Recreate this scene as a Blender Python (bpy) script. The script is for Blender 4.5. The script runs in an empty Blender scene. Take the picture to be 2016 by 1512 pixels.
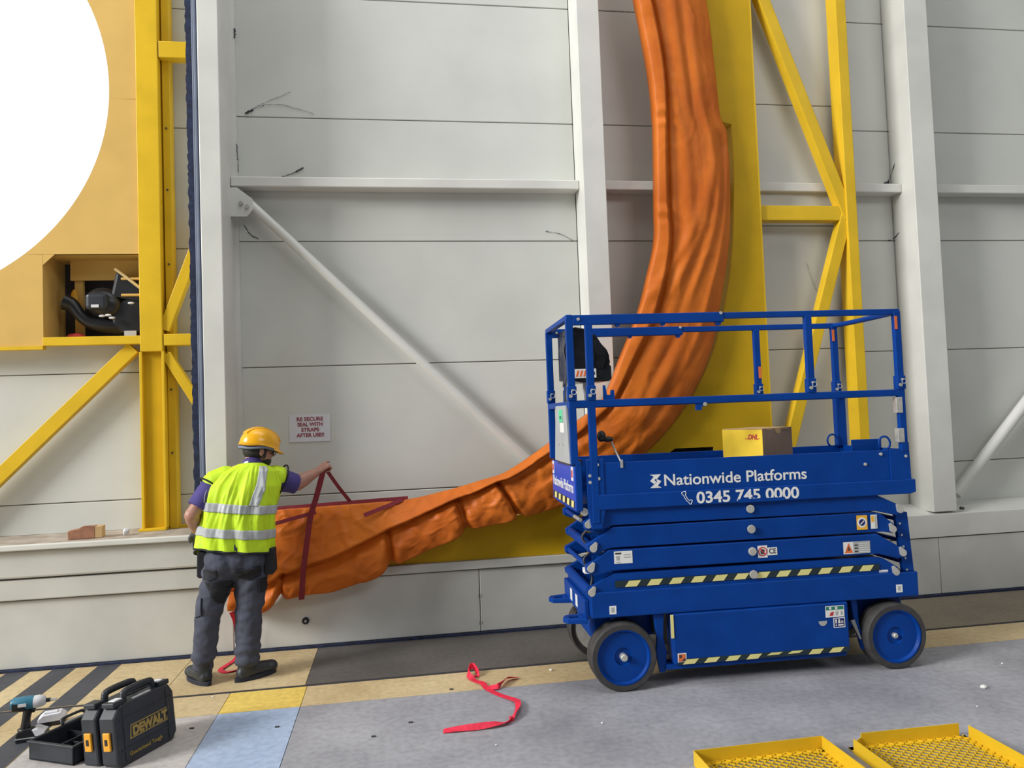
import bpy, bmesh, math, random
from mathutils import Vector, Matrix, noise
from mathutils.geometry import tessellate_polygon

random.seed(7)
SC = bpy.context.scene
COL = SC.collection
R = math.radians
PI = math.pi

# ------------------------------------------------------------------ camera
def add_camera():
    yaw, pitch, roll = R(8.78677), R(2.35691), R(-2.13753)
    f = Vector((math.sin(yaw)*math.cos(pitch), math.cos(yaw)*math.cos(pitch), math.sin(pitch)))
    r = Vector((math.cos(yaw), -math.sin(yaw), 0)); u = r.cross(f)
    rr = math.cos(roll)*r + math.sin(roll)*u
    uu = -math.sin(roll)*r + math.cos(roll)*u
    cd = bpy.data.cameras.new('camera'); cd.sensor_width = 36.0
    cd.lens = 1470/2016*36.0; cd.clip_end = 200
    co = bpy.data.objects.new('camera', cd); COL.objects.link(co)
    m = Matrix((rr, uu, -f)).transposed().to_4x4(); m.translation = (0, 0, 1.7)
    co.matrix_world = m
    SC.camera = co
add_camera()

# ------------------------------------------------------------------ world, lights, exposure
w = bpy.data.worlds.new('world'); SC.world = w; w.use_nodes = True
bg = w.node_tree.nodes['Background']
bg.inputs[0].default_value = (0.93, 0.97, 1.0, 1); bg.inputs[1].default_value = 1.25
SC.view_settings.view_transform = 'Standard'; SC.view_settings.look = 'None'
SC.view_settings.exposure = -0.10; SC.view_settings.gamma = 1.0
SC.view_settings.use_curve_mapping = False

def area(name, loc, target, sx, sy, energy, color):
    ld = bpy.data.lights.new(name, 'AREA'); ld.shape = 'RECTANGLE'; ld.size = sx; ld.size_y = sy
    ld.energy = energy; ld.color = color
    o = bpy.data.objects.new(name, ld); COL.objects.link(o); o.location = loc
    o.rotation_euler = (Vector(target)-Vector(loc)).to_track_quat('-Z', 'Y').to_euler()
    return o
# daylight coming in through the open bay on the left, the overhead light under the hangar roof, and an added rear fill
area('daylight_bay', (-27, -5.4, 15.0), (0.8, 6.0, 2.2), 8.0, 8.0, 10800, (1.0, 0.985, 0.955))
area('roof_light', (0.3, 3.6, 10.0), (0.5, 4.4, 0.0), 8.0, 3.5, 300, (0.97, 0.985, 1.0))

area('rear_fill', (7.0, -6.0, 9.6), (5.0, 6.0, 1.6), 7.0, 3.0, 360, (0.98, 0.985, 1.0))  # added frontal fill to brighten the right wall and skirt, not a known lamp

# ------------------------------------------------------------------ materials
MATS = {}
def mat(name, col, rough=0.5, metal=0.0, var=0.08, scale=6.0, bump=0.0, bscale=40.0, col2=None, spec=0.5, coat=0.0,
        detail=4.0, low=0.35, high=0.65, sheen=0.0, trans=0.0, stretch=None):
    if name in MATS: return MATS[name]
    m = bpy.data.materials.new(name); m.use_nodes = True
    nt = m.node_tree; b = nt.nodes['Principled BSDF']
    b.inputs['Roughness'].default_value = rough; b.inputs['Metallic'].default_value = metal
    b.inputs['Specular IOR Level'].default_value = spec
    if coat: b.inputs['Coat Weight'].default_value = coat
    if sheen: b.inputs['Sheen Weight'].default_value = sheen
    tc = nt.nodes.new('ShaderNodeTexCoord')
    src = tc.outputs['Object']
    if stretch:
        mp = nt.nodes.new('ShaderNodeMapping'); mp.inputs['Scale'].default_value = stretch
        nt.links.new(src, mp.inputs['Vector']); src = mp.outputs['Vector']
    n = nt.nodes.new('ShaderNodeTexNoise'); n.inputs['Scale'].default_value = scale; n.inputs['Detail'].default_value = detail
    nt.links.new(src, n.inputs['Vector'])
    rp = nt.nodes.new('ShaderNodeValToRGB')
    c2 = col2 if col2 else tuple(min(1, c*(1+var)) for c in col)
    c1 = col if col2 else tuple(c*(1-var) for c in col)
    rp.color_ramp.elements[0].position = low; rp.color_ramp.elements[0].color = (*c1, 1)
    rp.color_ramp.elements[1].position = high; rp.color_ramp.elements[1].color = (*c2, 1)
    nt.links.new(n.outputs['Fac'], rp.inputs['Fac']); nt.links.new(rp.outputs['Color'], b.inputs['Base Color'])
    if bump:
        n2 = nt.nodes.new('ShaderNodeTexNoise'); n2.inputs['Scale'].default_value = bscale; n2.inputs['Detail'].default_value = 3
        nt.links.new(src, n2.inputs['Vector'])
        bp = nt.nodes.new('ShaderNodeBump'); bp.inputs['Strength'].default_value = bump; bp.inputs['Distance'].default_value = 0.01
        nt.links.new(n2.outputs['Fac'], bp.inputs['Height']); nt.links.new(bp.outputs['Normal'], b.inputs['Normal'])
    MATS[name] = m
    return m

def s(r, g, b):   # sRGB 0-255 to linear
    f = lambda c: (c/255/12.92) if c/255 <= 0.04045 else ((c/255+0.055)/1.055)**2.4
    return (f(r), f(g), f(b))

def panel_mat():
    m = mat('panel_white', (0.60, 0.61, 0.57), 0.42, var=0.05, scale=1.3, detail=6)
    nt = m.node_tree; b = nt.nodes['Principled BSDF']
    tc = nt.nodes.new('ShaderNodeTexCoord')
    wv = nt.nodes.new('ShaderNodeTexWave'); wv.bands_direction = 'Z'; wv.inputs['Scale'].default_value = 4.0; wv.inputs['Distortion'].default_value = 0.0
    nt.links.new(tc.outputs['Object'], wv.inputs['Vector'])
    bp = nt.nodes.new('ShaderNodeBump'); bp.inputs['Strength'].default_value = 0.05; bp.inputs['Distance'].default_value = 0.003
    nt.links.new(wv.outputs['Fac'], bp.inputs['Height']); nt.links.new(bp.outputs['Normal'], b.inputs['Normal'])
    return m
PANEL = panel_mat()
WSTEEL = mat('white_painted_steel', (0.66, 0.66, 0.62), 0.4, var=0.05, scale=3)
SKIRT = mat('skirt_white', (0.60, 0.60, 0.56), 0.5, var=0.07, scale=2.2, detail=7)
YEL = mat('yellow_paint', (0.73, 0.47, 0.022), 0.42, var=0.06, scale=4, spec=0.22)
YELP = mat('yellow_plate_paint', (0.60, 0.37, 0.012), 0.5, var=0.07, scale=3, spec=0.15)
YELT = mat('glare_paled_yellow_sheet', (0.68, 0.44, 0.13), 0.55, var=0.05, scale=3, spec=0.2)  # yellow paled to tan: glare around the bright opening put into the colour
ORANGE = mat('orange_tarpaulin', (0.50, 0.112, 0.010), 0.5, col2=(0.64, 0.165, 0.016), scale=2.5, detail=8, bump=0.10, bscale=60, spec=0.25)
MAROON = mat('maroon_webbing', (0.20, 0.012, 0.022), 0.7, var=0.15, scale=60)
REDWEB = mat('red_webbing', (0.75, 0.02, 0.06), 0.6, var=0.15, scale=60)
BLUE = mat('blue_lift_paint', (0.0004, 0.045, 0.27), 0.45, var=0.10, scale=5, detail=6, spec=0.2)
BLUE_LIT = mat('lit_blue_front', (0.008, 0.075, 0.52), 0.35, var=0.04)  # brighter lift blue: light falling on the front end put into the colour
BLACKP = mat('black_plastic', (0.012, 0.013, 0.016), 0.35, var=0.2, scale=9)
BAG = mat('black_bag', (0.010, 0.011, 0.014), 0.22, var=0.3, scale=9, bump=0.6, bscale=14)
CASEP = mat('charcoal_case_plastic', (0.022, 0.026, 0.034), 0.42, var=0.2, scale=9)
RUBBER = mat('tyre_rubber', (0.045, 0.042, 0.041), 0.7, var=0.2, scale=14)
DRUBBER = mat('dark_rubber', (0.012, 0.016, 0.03), 0.7, var=0.3, scale=14)
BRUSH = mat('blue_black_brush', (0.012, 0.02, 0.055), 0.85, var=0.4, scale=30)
SEALG = mat('grey_blue_seal_rubber', (0.16, 0.19, 0.26), 0.6, var=0.1, scale=6)
GREY = mat('grey_metal', (0.42, 0.42, 0.40), 0.45, metal=0.3, var=0.12, scale=14)
ZINC = mat('zinc_fastener', (0.62, 0.61, 0.56), 0.38, metal=0.5, var=0.1, scale=20)
GREYPL = mat('grey_plate', (0.40, 0.42, 0.43), 0.45, var=0.05)
WHITE = mat('white_print', (0.80, 0.80, 0.78), 0.5, var=0.02)
PAPER = mat('white_paper', (0.66, 0.66, 0.70), 0.7, var=0.03)
CREAM = mat('pale_tape_yellow', (0.76, 0.70, 0.28), 0.5, var=0.05)
TAPEK = mat('tape_black', (0.012, 0.028, 0.035), 0.5, var=0.2)
REDP = mat('red_print', (0.55, 0.03, 0.035), 0.5, var=0.1)
ORP = mat('orange_print', (0.75, 0.16, 0.04), 0.5, var=0.1)
AMBER = mat('amber_print', (0.85, 0.45, 0.03), 0.5, var=0.06)
GRNP = mat('green_print', (0.02, 0.22, 0.14), 0.5, var=0.1)
LGRN = mat('light_green_print', (0.12, 0.65, 0.33), 0.5, var=0.1)
NAVY = mat('navy_print', (0.01, 0.015, 0.12), 0.5, var=0.1)
DARKP = mat('dark_print', (0.05, 0.05, 0.055), 0.5, var=0.1)
GREYP = mat('grey_print', (0.42, 0.43, 0.42), 0.5, var=0.1)
SKIN = mat('skin', (0.42, 0.21, 0.15), 0.5, var=0.08, scale=18, bump=0.05, bscale=120)
HIVIS = mat('hivis_yellow_fabric', (0.56, 0.80, 0.012), 0.65, var=0.06, scale=12, bump=0.15, bscale=25)
TAPER = mat('silver_reflective_tape', (0.43, 0.45, 0.46), 0.4, var=0.10, scale=16)
PURPLE = mat('purple_cotton', (0.060, 0.045, 0.20), 0.8, var=0.12, scale=14, bump=0.25, bscale=22)
TROUS = mat('slate_trouser_cloth', (0.056, 0.062, 0.092), 0.8, var=0.18, scale=12, bump=0.6, bscale=16)
BLKC = mat('black_cloth', (0.010, 0.011, 0.016), 0.8, var=0.2, scale=20)
BOOT = mat('boot_leather', (0.025, 0.03, 0.035), 0.45, var=0.3, scale=14)
HAT = mat('yellow_hat_plastic', (0.86, 0.42, 0.012), 0.22, var=0.03)
HAIR = mat('dark_hair', (0.018, 0.014, 0.013), 0.6, var=0.4, scale=60)
GLOVE = mat('grey_glove', (0.06, 0.062, 0.075), 0.7, var=0.3, scale=30)
CARD = mat('brown_cardboard', (0.30, 0.20, 0.145), 0.75, var=0.06, scale=14)
CARDL = mat('pale_cardboard', (0.55, 0.36, 0.17), 0.75, var=0.06, scale=14)
CYEL = mat('carton_yellow', (0.92, 0.62, 0.03), 0.5, var=0.05, scale=9)
BRICK = mat('terracotta_carton', (0.36, 0.17, 0.10), 0.8, var=0.15, scale=20)
TEAL = mat('teal_plastic', (0.03, 0.17, 0.26), 0.4, var=0.1)
LATCH = mat('yellow_latch_plastic', (0.78, 0.36, 0.02), 0.4, var=0.05)
GOLDP = mat('muted_yellow_print', (0.36, 0.25, 0.06), 0.5, var=0.1)
DUST = mat('dusty_ledge', (0.30, 0.25, 0.20), 0.85, col2=(0.46, 0.40, 0.34), scale=7, detail=8)
COBWEB = mat('grey_cobweb', (0.06, 0.06, 0.075), 0.9, var=0.3)
LENS = mat('dark_glass', (0.06, 0.07, 0.08), 0.1, var=0.02)
SHELL = mat('shell_grey', (0.40, 0.41, 0.41), 0.7, var=0.05, scale=1)

def concrete(name, c1, c2, scale=1.6):
    m = mat(name, c1, 0.62, col2=c2, scale=scale, detail=10, bump=0.05, bscale=40, low=0.30, high=0.72)
    nt = m.node_tree
    b = nt.nodes['Principled BSDF']
    # fine speckle of scuffs mixed in
    tc = nt.nodes.new('ShaderNodeTexCoord'); n = nt.nodes.new('ShaderNodeTexNoise')
    n.inputs['Scale'].default_value = 26; n.inputs['Detail'].default_value = 8
    nt.links.new(tc.outputs['Object'], n.inputs['Vector'])
    rp = nt.nodes.new('ShaderNodeValToRGB'); rp.color_ramp.elements[0].position = 0.32; rp.color_ramp.elements[1].position = 0.62
    rp.color_ramp.elements[0].color = (0.84, 0.84, 0.84, 1); rp.color_ramp.elements[1].color = (1.04, 1.04, 1.04, 1)
    nt.links.new(n.outputs['Fac'], rp.inputs['Fac'])
    mx = nt.nodes.new('ShaderNodeMix'); mx.data_type = 'RGBA'; mx.blend_type = 'MULTIPLY'; mx.inputs['Factor'].default_value = 1.0
    old = b.inputs['Base Color'].links[0].from_socket
    nt.links.new(old, mx.inputs['A']); nt.links.new(rp.outputs['Color'], mx.inputs['B']); nt.links.new(mx.outputs['Result'], b.inputs['Base Color'])
    return m
F_GREY = concrete('concrete_grey', (0.25, 0.25, 0.275), (0.41, 0.41, 0.44))
F_LGREY = concrete('concrete_pale', (0.42, 0.39, 0.38), (0.56, 0.53, 0.51))
F_TAN = concrete('faded_tan_paint', (0.50, 0.37, 0.19), (0.66, 0.53, 0.31))
F_TRACK = concrete('dirty_track', (0.085, 0.078, 0.072), (0.135, 0.122, 0.11))
F_TRACKR = concrete('dirty_track_tan', (0.18, 0.15, 0.11), (0.25, 0.21, 0.15))
F_YEL = concrete('yellow_floor_paint', (0.70, 0.48, 0.09), (0.82, 0.61, 0.15))
F_BLUE = concrete('pale_blue_floor_paint', (0.34, 0.43, 0.60), (0.44, 0.53, 0.70))
F_BLACK = concrete('black_floor_paint', (0.040, 0.042, 0.055), (0.075, 0.078, 0.09))
F_GROOVE = mat('groove_dirt', (0.03, 0.028, 0.034), 0.9, var=0.3, scale=30)

# ------------------------------------------------------------------ geometry helpers
class MB:
    def __init__(self): self.v = []; self.f = []; self.m = []; self.mats = []; self.cur = 0
    def use(self, m):
        if m not in self.mats: self.mats.append(m)
        self.cur = self.mats.index(m); return self
    def add(self, vs, fs):
        o = len(self.v); self.v += [tuple(x) for x in vs]
        for f in fs: self.f.append(tuple(i+o for i in f)); self.m.append(self.cur)
        return self
    def box(self, x0, x1, y0, y1, z0, z1):
        vs = [(x, y, z) for x in (x0, x1) for y in (y0, y1) for z in (z0, z1)]
        return self.add(vs, [(0,1,3,2),(4,6,7,5),(0,4,5,1),(2,3,7,6),(0,2,6,4),(1,5,7,3)])
    def bar(self, p, q, w, d, up=(0, 1, 0)):
        """rectangular bar from p to q; w across, d along 'up' (depth)"""
        p, q = Vector(p), Vector(q); a = (q-p).normalized(); u = Vector(up); u = (u-a*u.dot(a)).normalized(); c = a.cross(u)
        vs = [e + c*(sx*w/2) + u*(sy*d/2) for e in (p, q) for sx in (-1, 1) for sy in (-1, 1)]
        return self.add(vs, [(0,1,3,2),(4,6,7,5),(0,4,5,1),(2,3,7,6),(0,2,6,4),(1,5,7,3)])
    def cyl(self, p, q, r, n=16, r2=None):
        p, q = Vector(p), Vector(q); r2 = r if r2 is None else r2
        a = (q-p).normalized(); t = Vector((0, 0, 1)) if abs(a.z) < 0.9 else Vector((1, 0, 0)); u = a.cross(t).normalized(); c = a.cross(u)
        vs = []
        for e, rr in ((p, r), (q, r2)):
            for i in range(n):
                th = 2*PI*i/n; vs.append(e + u*(math.cos(th)*rr) + c*(math.sin(th)*rr))
        fs = [(i, (i+1) % n, n+(i+1) % n, n+i) for i in range(n)] + [tuple(range(n))[::-1], tuple(range(n, 2*n))]
        return self.add(vs, fs)
    def tube(self, pts, r, n=8, cap=True):
        pts = [Vector(p) for p in pts]; N = len(pts); vs = []; prev = None
        for i, p in enumerate(pts):
            a = (pts[min(i+1, N-1)]-pts[max(i-1, 0)]).normalized()
            if prev is None:
                t = Vector((0, 0, 1)) if abs(a.z) < 0.9 else Vector((1, 0, 0)); u = a.cross(t).normalized()
            else: u = (prev-a*prev.dot(a)).normalized()
            prev = u; c = a.cross(u); rr = r[i] if isinstance(r, (list, tuple)) else r
            for k in range(n):
                th = 2*PI*k/n; vs.append(p+u*(math.cos(th)*rr)+c*(math.sin(th)*rr))
        fs = [(i*n+k, i*n+(k+1) % n, (i+1)*n+(k+1) % n, (i+1)*n+k) for i in range(N-1) for k in range(n)]
        if cap: fs += [tuple(range(n))[::-1], tuple(range((N-1)*n, N*n))]
        return self.add(vs, fs)
    def prism(self, poly, a, b, axis='y', holes=()):
        """polygon in the plane across 'axis' extruded from a to b (axis y: points are x,z; axis x: y,z; axis z: x,y)"""
        def P(p, t):
            if axis == 'y': return (p[0], t, p[1])
            if axis == 'x': return (t, p[0], p[1])
            return (p[0], p[1], t)
        loops = [list(poly)]+[list(h) for h in holes]
        flat = [p for l in loops for p in l]; n = len(flat)
        tris = tessellate_polygon([[Vector((p[0], p[1], 0)) for p in l] for l in loops])
        vs = [P(p, a) for p in flat]+[P(p, b) for p in flat]
        fs = [tuple(t) for t in tris]+[tuple(i+n for i in t[::-1]) for t in tris]
        o = 0
        for l in loops:
            m = len(l); fs += [(o+i, o+(i+1) % m, n+o+(i+1) % m, n+o+i) for i in range(m)]; o += m
        return self.add(vs, fs)
    def lathe(self, prof, c, axis, n=40):
        """prof: (radius, along) pairs around axis through c"""
        c = Vector(c); a = Vector(axis).normalized(); t = Vector((0, 0, 1)) if abs(a.z) < 0.9 else Vector((1, 0, 0)); u = a.cross(t).normalized(); w_ = a.cross(u)
        vs = []
        for (r, h) in prof:
            for i in range(n):
                th = 2*PI*i/n; vs.append(c+a*h+(u*math.cos(th)+w_*math.sin(th))*r)
        fs = [(j*n+i, j*n+(i+1) % n, (j+1)*n+(i+1) % n, (j+1)*n+i) for j in range(len(prof)-1) for i in range(n)]
        return self.add(vs, fs)
    def sphere(self, c, rx, ry, rz, n=20, m=12, rot=None):
        vs = []; c = Vector(c)
        for j in range(m+1):
            ph = PI*j/m
            for i in range(n):
                th = 2*PI*i/n; p = Vector((math.sin(ph)*math.cos(th)*rx, math.sin(ph)*math.sin(th)*ry, math.cos(ph)*rz))
                if rot: p = rot @ p
                vs.append(c+p)
        fs = [(j*n+i, (j+1)*n+i, (j+1)*n+(i+1) % n, j*n+(i+1) % n) for j in range(m) for i in range(n)]
        return self.add(vs, fs)
    def quad(self, a, b, c, d): return self.add([a, b, c, d], [(0, 1, 2, 3)])
    def build(self, name, m=None, parent=None, smooth=False, bevel=0, seg=2, label=None, mw=None):
        me = bpy.data.meshes.new(name); me.from_pydata(self.v, [], self.f)
        ms = self.mats if self.mats else [m]
        for x in ms: me.materials.append(x)
        if self.mats: me.polygons.foreach_set('material_index', self.m)
        bm = bmesh.new(); bm.from_mesh(me); bmesh.ops.recalc_face_normals(bm, faces=bm.faces[:]); bm.to_mesh(me); bm.free()
        if smooth:
            me.polygons.foreach_set('use_smooth', [True]*len(me.polygons))
        me.update()
        o = bpy.data.objects.new(name, me); COL.objects.link(o)
        if smooth == 'auto':
            es = o.modifiers.new('split', 'EDGE_SPLIT'); es.split_angle = R(38)
        if bevel:
            bv = o.modifiers.new('bevel', 'BEVEL'); bv.width = bevel; bv.segments = seg; bv.limit_method = 'ANGLE'; bv.angle_limit = R(40)
        if parent: o.parent = parent
        if mw: o.matrix_world = mw
        if label: o['label'] = label
        return o

def tag(o, label=None, cat=None, group=None, kind=None):
    if label: o['label'] = label
    if cat: o['category'] = cat
    if group: o['group'] = group
    if kind: o['kind'] = kind
    return o
def empty(name, loc=(0, 0, 0), rz=0.0):
    o = bpy.data.objects.new(name, None); COL.objects.link(o); o.location = loc; o.rotation_euler = (0, 0, rz); o.empty_display_size = 0.1
    return o
def text_mesh(name, body, size, m, parent, mat4, width=None, bold=0.0, align='LEFT', xs=None, shear=0.0, extrude=0.0006):
    cu = bpy.data.curves.new(name, 'FONT'); cu.body = body; cu.size = size; cu.offset = bold; cu.extrude = extrude; cu.align_x = align
    cu.space_line = 0.92; cu.shear = shear
    t = bpy.data.objects.new(name+'_tmp', cu); COL.objects.link(t)
    bpy.context.view_layer.update()
    dg = bpy.context.evaluated_depsgraph_get()
    me = bpy.data.meshes.new_from_object(t.evaluated_get(dg)); bpy.data.objects.remove(t)
    if width:
        xsv = [v.co.x for v in me.vertices]; k = width/(max(xsv)-min(xsv)); x0 = min(xsv)
        for v in me.vertices: v.co.x = (v.co.x-x0)*k
    me.materials.clear(); me.materials.append(m)
    o = bpy.data.objects.new(name, me); COL.objects.link(o); o.parent = parent; o.matrix_local = mat4
    return o
FRONT = Matrix.Rotation(PI/2, 4, 'X')      # text facing -Y
def crom(pts, n):
    """Catmull-Rom resample to n points"""
    P = [Vector(p) for p in pts]; out = []; N = len(P)-1
    for k in range(n):
        t = k/(n-1)*N; i = min(int(t), N-1); u = t-i
        p0, p1, p2, p3 = P[max(i-1, 0)], P[i], P[i+1], P[min(i+2, N)]
        out.append(0.5*((2*p1)+(p2-p0)*u+(2*p0-5*p1+4*p2-p3)*u*u+(3*p1-p0-3*p2+p3)*u**3))
    return out
def ribbon(mb, pts, nrm, width, thick=0.002, n=None):
    """flat webbing along pts; nrm = list of width directions or one"""
    P = crom(pts, n or len(pts)*6); N = len(P)
    if isinstance(nrm[0], (int, float)): nrm = [nrm]*2
    W = crom(nrm, N)
    vs = []
    for i, p in enumerate(P):
        a = (P[min(i+1, N-1)]-P[max(i-1, 0)]).normalized(); wd = (W[i]-a*W[i].dot(a)).normalized(); h = a.cross(wd)
        for sx, sh in ((-1, -1), (1, -1), (1, 1), (-1, 1)): vs.append(p+wd*(sx*width/2)+h*(sh*thick/2))
    fs = [(i*4+k, i*4+(k+1) % 4, i*4+4+(k+1) % 4, i*4+4+k) for i in range(N-1) for k in range(4)]+[(3, 2, 1, 0), tuple((N-1)*4+k for k in range(4))]
    mb.add(vs, fs)
def remeshed(mb, name, m, parent, voxel, smooth_it=6, disp=None):
    me = bpy.data.meshes.new(name+'_src'); me.from_pydata(mb.v, [], mb.f)
    bm = bmesh.new(); bm.from_mesh(me); bmesh.ops.recalc_face_normals(bm, faces=bm.faces[:]); bm.to_mesh(me); bm.free()
    o = bpy.data.objects.new(name+'_src', me); COL.objects.link(o)
    rm = o.modifiers.new('r', 'REMESH'); rm.mode = 'VOXEL'; rm.voxel_size = voxel; rm.use_smooth_shade = True
    sm = o.modifiers.new('s', 'SMOOTH'); sm.factor = 0.5; sm.iterations = smooth_it
    bpy.context.view_layer.update()
    dg = bpy.context.evaluated_depsgraph_get()
    me2 = bpy.data.meshes.new_from_object(o.evaluated_get(dg)); bpy.data.objects.remove(o)
    if disp:
        me2.update(); nr = [v.normal.copy() for v in me2.vertices]
        for v, nn in zip(me2.vertices, nr): v.co += nn*disp(v.co)
    me2.materials.clear(); me2.materials.append(m)
    me2.polygons.foreach_set('use_smooth', [True]*len(me2.polygons))
    o2 = bpy.data.objects.new(name, me2); COL.objects.link(o2); o2.parent = parent
    return o2
def capsule(mb, pts, rad, n=14):
    """closed tapered limb with rounded ends"""
    P = [Vector(p) for p in pts]; Rr = list(rad)
    a0 = (P[0]-P[1]).normalized(); a1 = (P[-1]-P[-2]).normalized()
    PP = [P[0]+a0*Rr[0]*0.85, P[0]+a0*Rr[0]*0.55]+P+[P[-1]+a1*Rr[-1]*0.55, P[-1]+a1*Rr[-1]*0.85]
    RR = [Rr[0]*0.35, Rr[0]*0.8]+Rr+[Rr[-1]*0.8, Rr[-1]*0.35]
    mb.tube(PP, RR, n)

# ================================================================== STRUCTURE
WALL = 6.19       # panel face of the middle and right doors
SK = 5.896        # face of the plinth skirt
# ---- floor
fl = empty('floor'); tag(fl, kind='structure', label='hangar floor of concrete with painted strips')
def slab(x0, x1, y0, y1, m, name='floor_slab', z=0.0):
    return MB().box(x0, x1, y0, y1, z-0.06, z).build(name, m, fl)
g = 0.004
slab(-7, -1.545, 5.085, 6.6, F_TAN); slab(-1.54, -0.647, 5.085, 6.6, F_TAN)
slab(-0.643, 3.15, 5.085, 6.6, F_TRACK, 'track_slab'); slab(3.155, 11, 5.085, 6.6, F_TRACKR, 'track_slab')
MB().box(-7, 11, 5.046, 5.085, -0.06, -0.003).build('floor_groove', F_GROOVE, fl)
slab(-7, -1.104, 4.705, 5.046, F_TAN); slab(-1.10, -0.632, 4.705, 5.046, F_YEL, 'painted_strip'); slab(-0.628, 11, 4.705, 5.046, F_TAN)
slab(-2.026, -1.104, -14, 4.702, F_LGREY); slab(-7, -2.03, -14, 4.702, F_TAN)
slab(-1.10, -0.632, -14, 4.702, F_BLUE, 'painted_strip'); slab(-0.628, 3.176, -14, 4.702, F_GREY); slab(3.182, 11, -14, 4.702, F_GREY)
MB().box(-7, 11, -14, 6.6, -0.09, -0.062).build('floor_base', F_GROOVE, fl)
for i, x0 in enumerate((-2.19, -2.495, -2.80, -3.105, -3.41)):
    MB().box(x0, x0+0.157, 3.2, 5.046, 0.0002, 0.0012).build('hazard_stripe', F_BLACK, fl)
    MB().box(x0, x0+0.157, 5.085, 5.86, 0.0002, 0.0012).build('hazard_stripe', F_BLACK, fl)

# ---- hangar shell out of view (roof, rear and side walls keep the daylight to the open bay)
tag(MB().box(-9.5, 11.5, -14, 6.6, 10.6, 10.7).build('ceiling', SHELL), kind='structure', label='grey hangar ceiling')
tag(MB().box(-9.5, 11.5, -14.2, -14, 0, 10.6).build('wall_back', SHELL), kind='structure', label='grey rear hangar wall')
wl = empty('wall_left'); tag(wl, kind='structure', label='grey hangar side wall with the open bay')
for (a_, b_, c_, d_) in ((-14, -3.5, 0, 10.6), (5.6, 6.6, 0, 10.6)):
    MB().box(-9.7, -9.5, a_, b_, c_, d_).build('wall_section', SHELL, wl)
tag(MB().box(11.3, 11.5, -14, 6.6, 0, 10.6).build('wall_right', SHELL), kind='structure', label='grey hangar side wall')

# ---- middle door leaf: white insulated panels, posts, girts, brace
ROWS = [0.50, 1.12, 2.152, 3.168, 4.188, 5.205, 6.3, 7.4, 10.6]
def panels(parent, x0, x1, y, rows, m=PANEL, gap=0.007, t=0.08, zlo=None):
    for a, b in zip(rows[:-1], rows[1:]):
        MB().box(x0, x1, y, y+t, a+gap/2, b-gap/2).build('panel', m, parent, bevel=0.004, seg=1)
    MB().box(x0, x1, y+0.02, y+t+0.01, rows[0], rows[-1]).build('panel_core', DUST, parent)
d2 = empty('door_2'); tag(d2, kind='structure', label='white insulated sliding door leaf with round diagonal brace')
panels(d2, -1.24, 1.57, WALL, ROWS); panels(d2, 1.578, 4.03, WALL, ROWS)
def column(parent, x0, x1, y0, y1, z0, z1=10.6):
    return MB().box(x0, x1, y0, y1, z0, z1).build('post', WSTEEL, parent, bevel=0.006)
column(d2, -1.395, -1.243, 5.74, 6.28, 0.66)
column(d2, 1.572, 1.765, 5.912, 6.188, 0.58)
MB().box(-1.243, -1.21, 6.165, 6.188, 0.66, 10.6).build('trim_angle', WSTEEL, d2)
# brush seal down the leading edge
rb = MB()
for (x0, x1, y0) in ((-1.465, -1.446, 5.86), (-1.446, -1.422, 5.835), (-1.422, -1.408, 5.85), (-1.408, -1.395, 5.80)):
    rb.box(x0, x1, y0, 5.97, 0.66, 10.6)
rb.build('rubber_seal', SEALG, d2, bevel=0.006)
br = MB(); z = 0.66; k = 0; pl = []
while z < 6.6:
    pl.append((-1.512+random.uniform(-0.006, 0.005), z)); z += random.uniform(0.015, 0.04)
poly = pl+[(-1.46, z), (-1.46, 0.66)]
br.prism(poly, 5.88, 5.905).build('brush_strip', BRUSH, d2)
# girts
for (x0, x1) in ((-1.24, 1.57), (1.757, 4.03)):
    MB().box(x0, x1, 6.05, 6.188, 3.575, 3.655).build('girt', WSTEEL, d2, bevel=0.008)
# diagonal brace with gusset and bolts
MB().tube([(-1.12, 6.08, 3.46), (1.10, 6.08, 1.27)], 0.037, 20).build('brace', WSTEEL, d2, smooth='auto')
gs = MB().prism([(-1.245, 3.56), (-1.19, 3.56), (-1.075, 3.47), (-1.075, 3.385), (-1.12, 3.33), (-1.245, 3.33)], 6.035, 6.05).build('gusset', WSTEEL, d2, bevel=0.002)
for (x, zz) in ((-1.16, 3.43), (-1.115, 3.405)):
    MB().cyl((x, 6.035, zz), (x, 6.015, zz), 0.017, 6).build('bolt', GREY, gs)
# ---- fixed wall on the right with its column, girt and brace
wr = empty('wall_front'); tag(wr, kind='structure', label='white panelled wall right of the yellow frame')
panels(wr, 4.035, 4.56, WALL, ROWS); panels(wr, 4.565, 9.5, WALL, ROWS)
column(wr, 4.565, 4.79, 5.885, 6.188, 0.72)
for (x0, x1) in ((4.035, 4.565), (4.79, 9.5)):
    MB().box(x0, x1, 6.05, 6.188, 3.575, 3.655).build('girt', WSTEEL, wr, bevel=0.008)
MB().tube([(4.93, 6.07, 0.835), (6.9, 6.07, 2.87)], 0.05, 20).build('brace', WSTEEL, wr, smooth='auto')
MB().prism([(5.885, 0.505), (5.885, 0.70), (6.188, 0.76), (6.188, 0.505)], 3.2, 9.5, 'x').build('ledge', WSTEEL, wr, bevel=0.004)
for (x, zz) in ((4.86, 0.735),):
    MB().cyl((x, 5.93, zz), (x, 5.90, zz), 0.014, 8).build('bolt', DARKP, wr)
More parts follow.
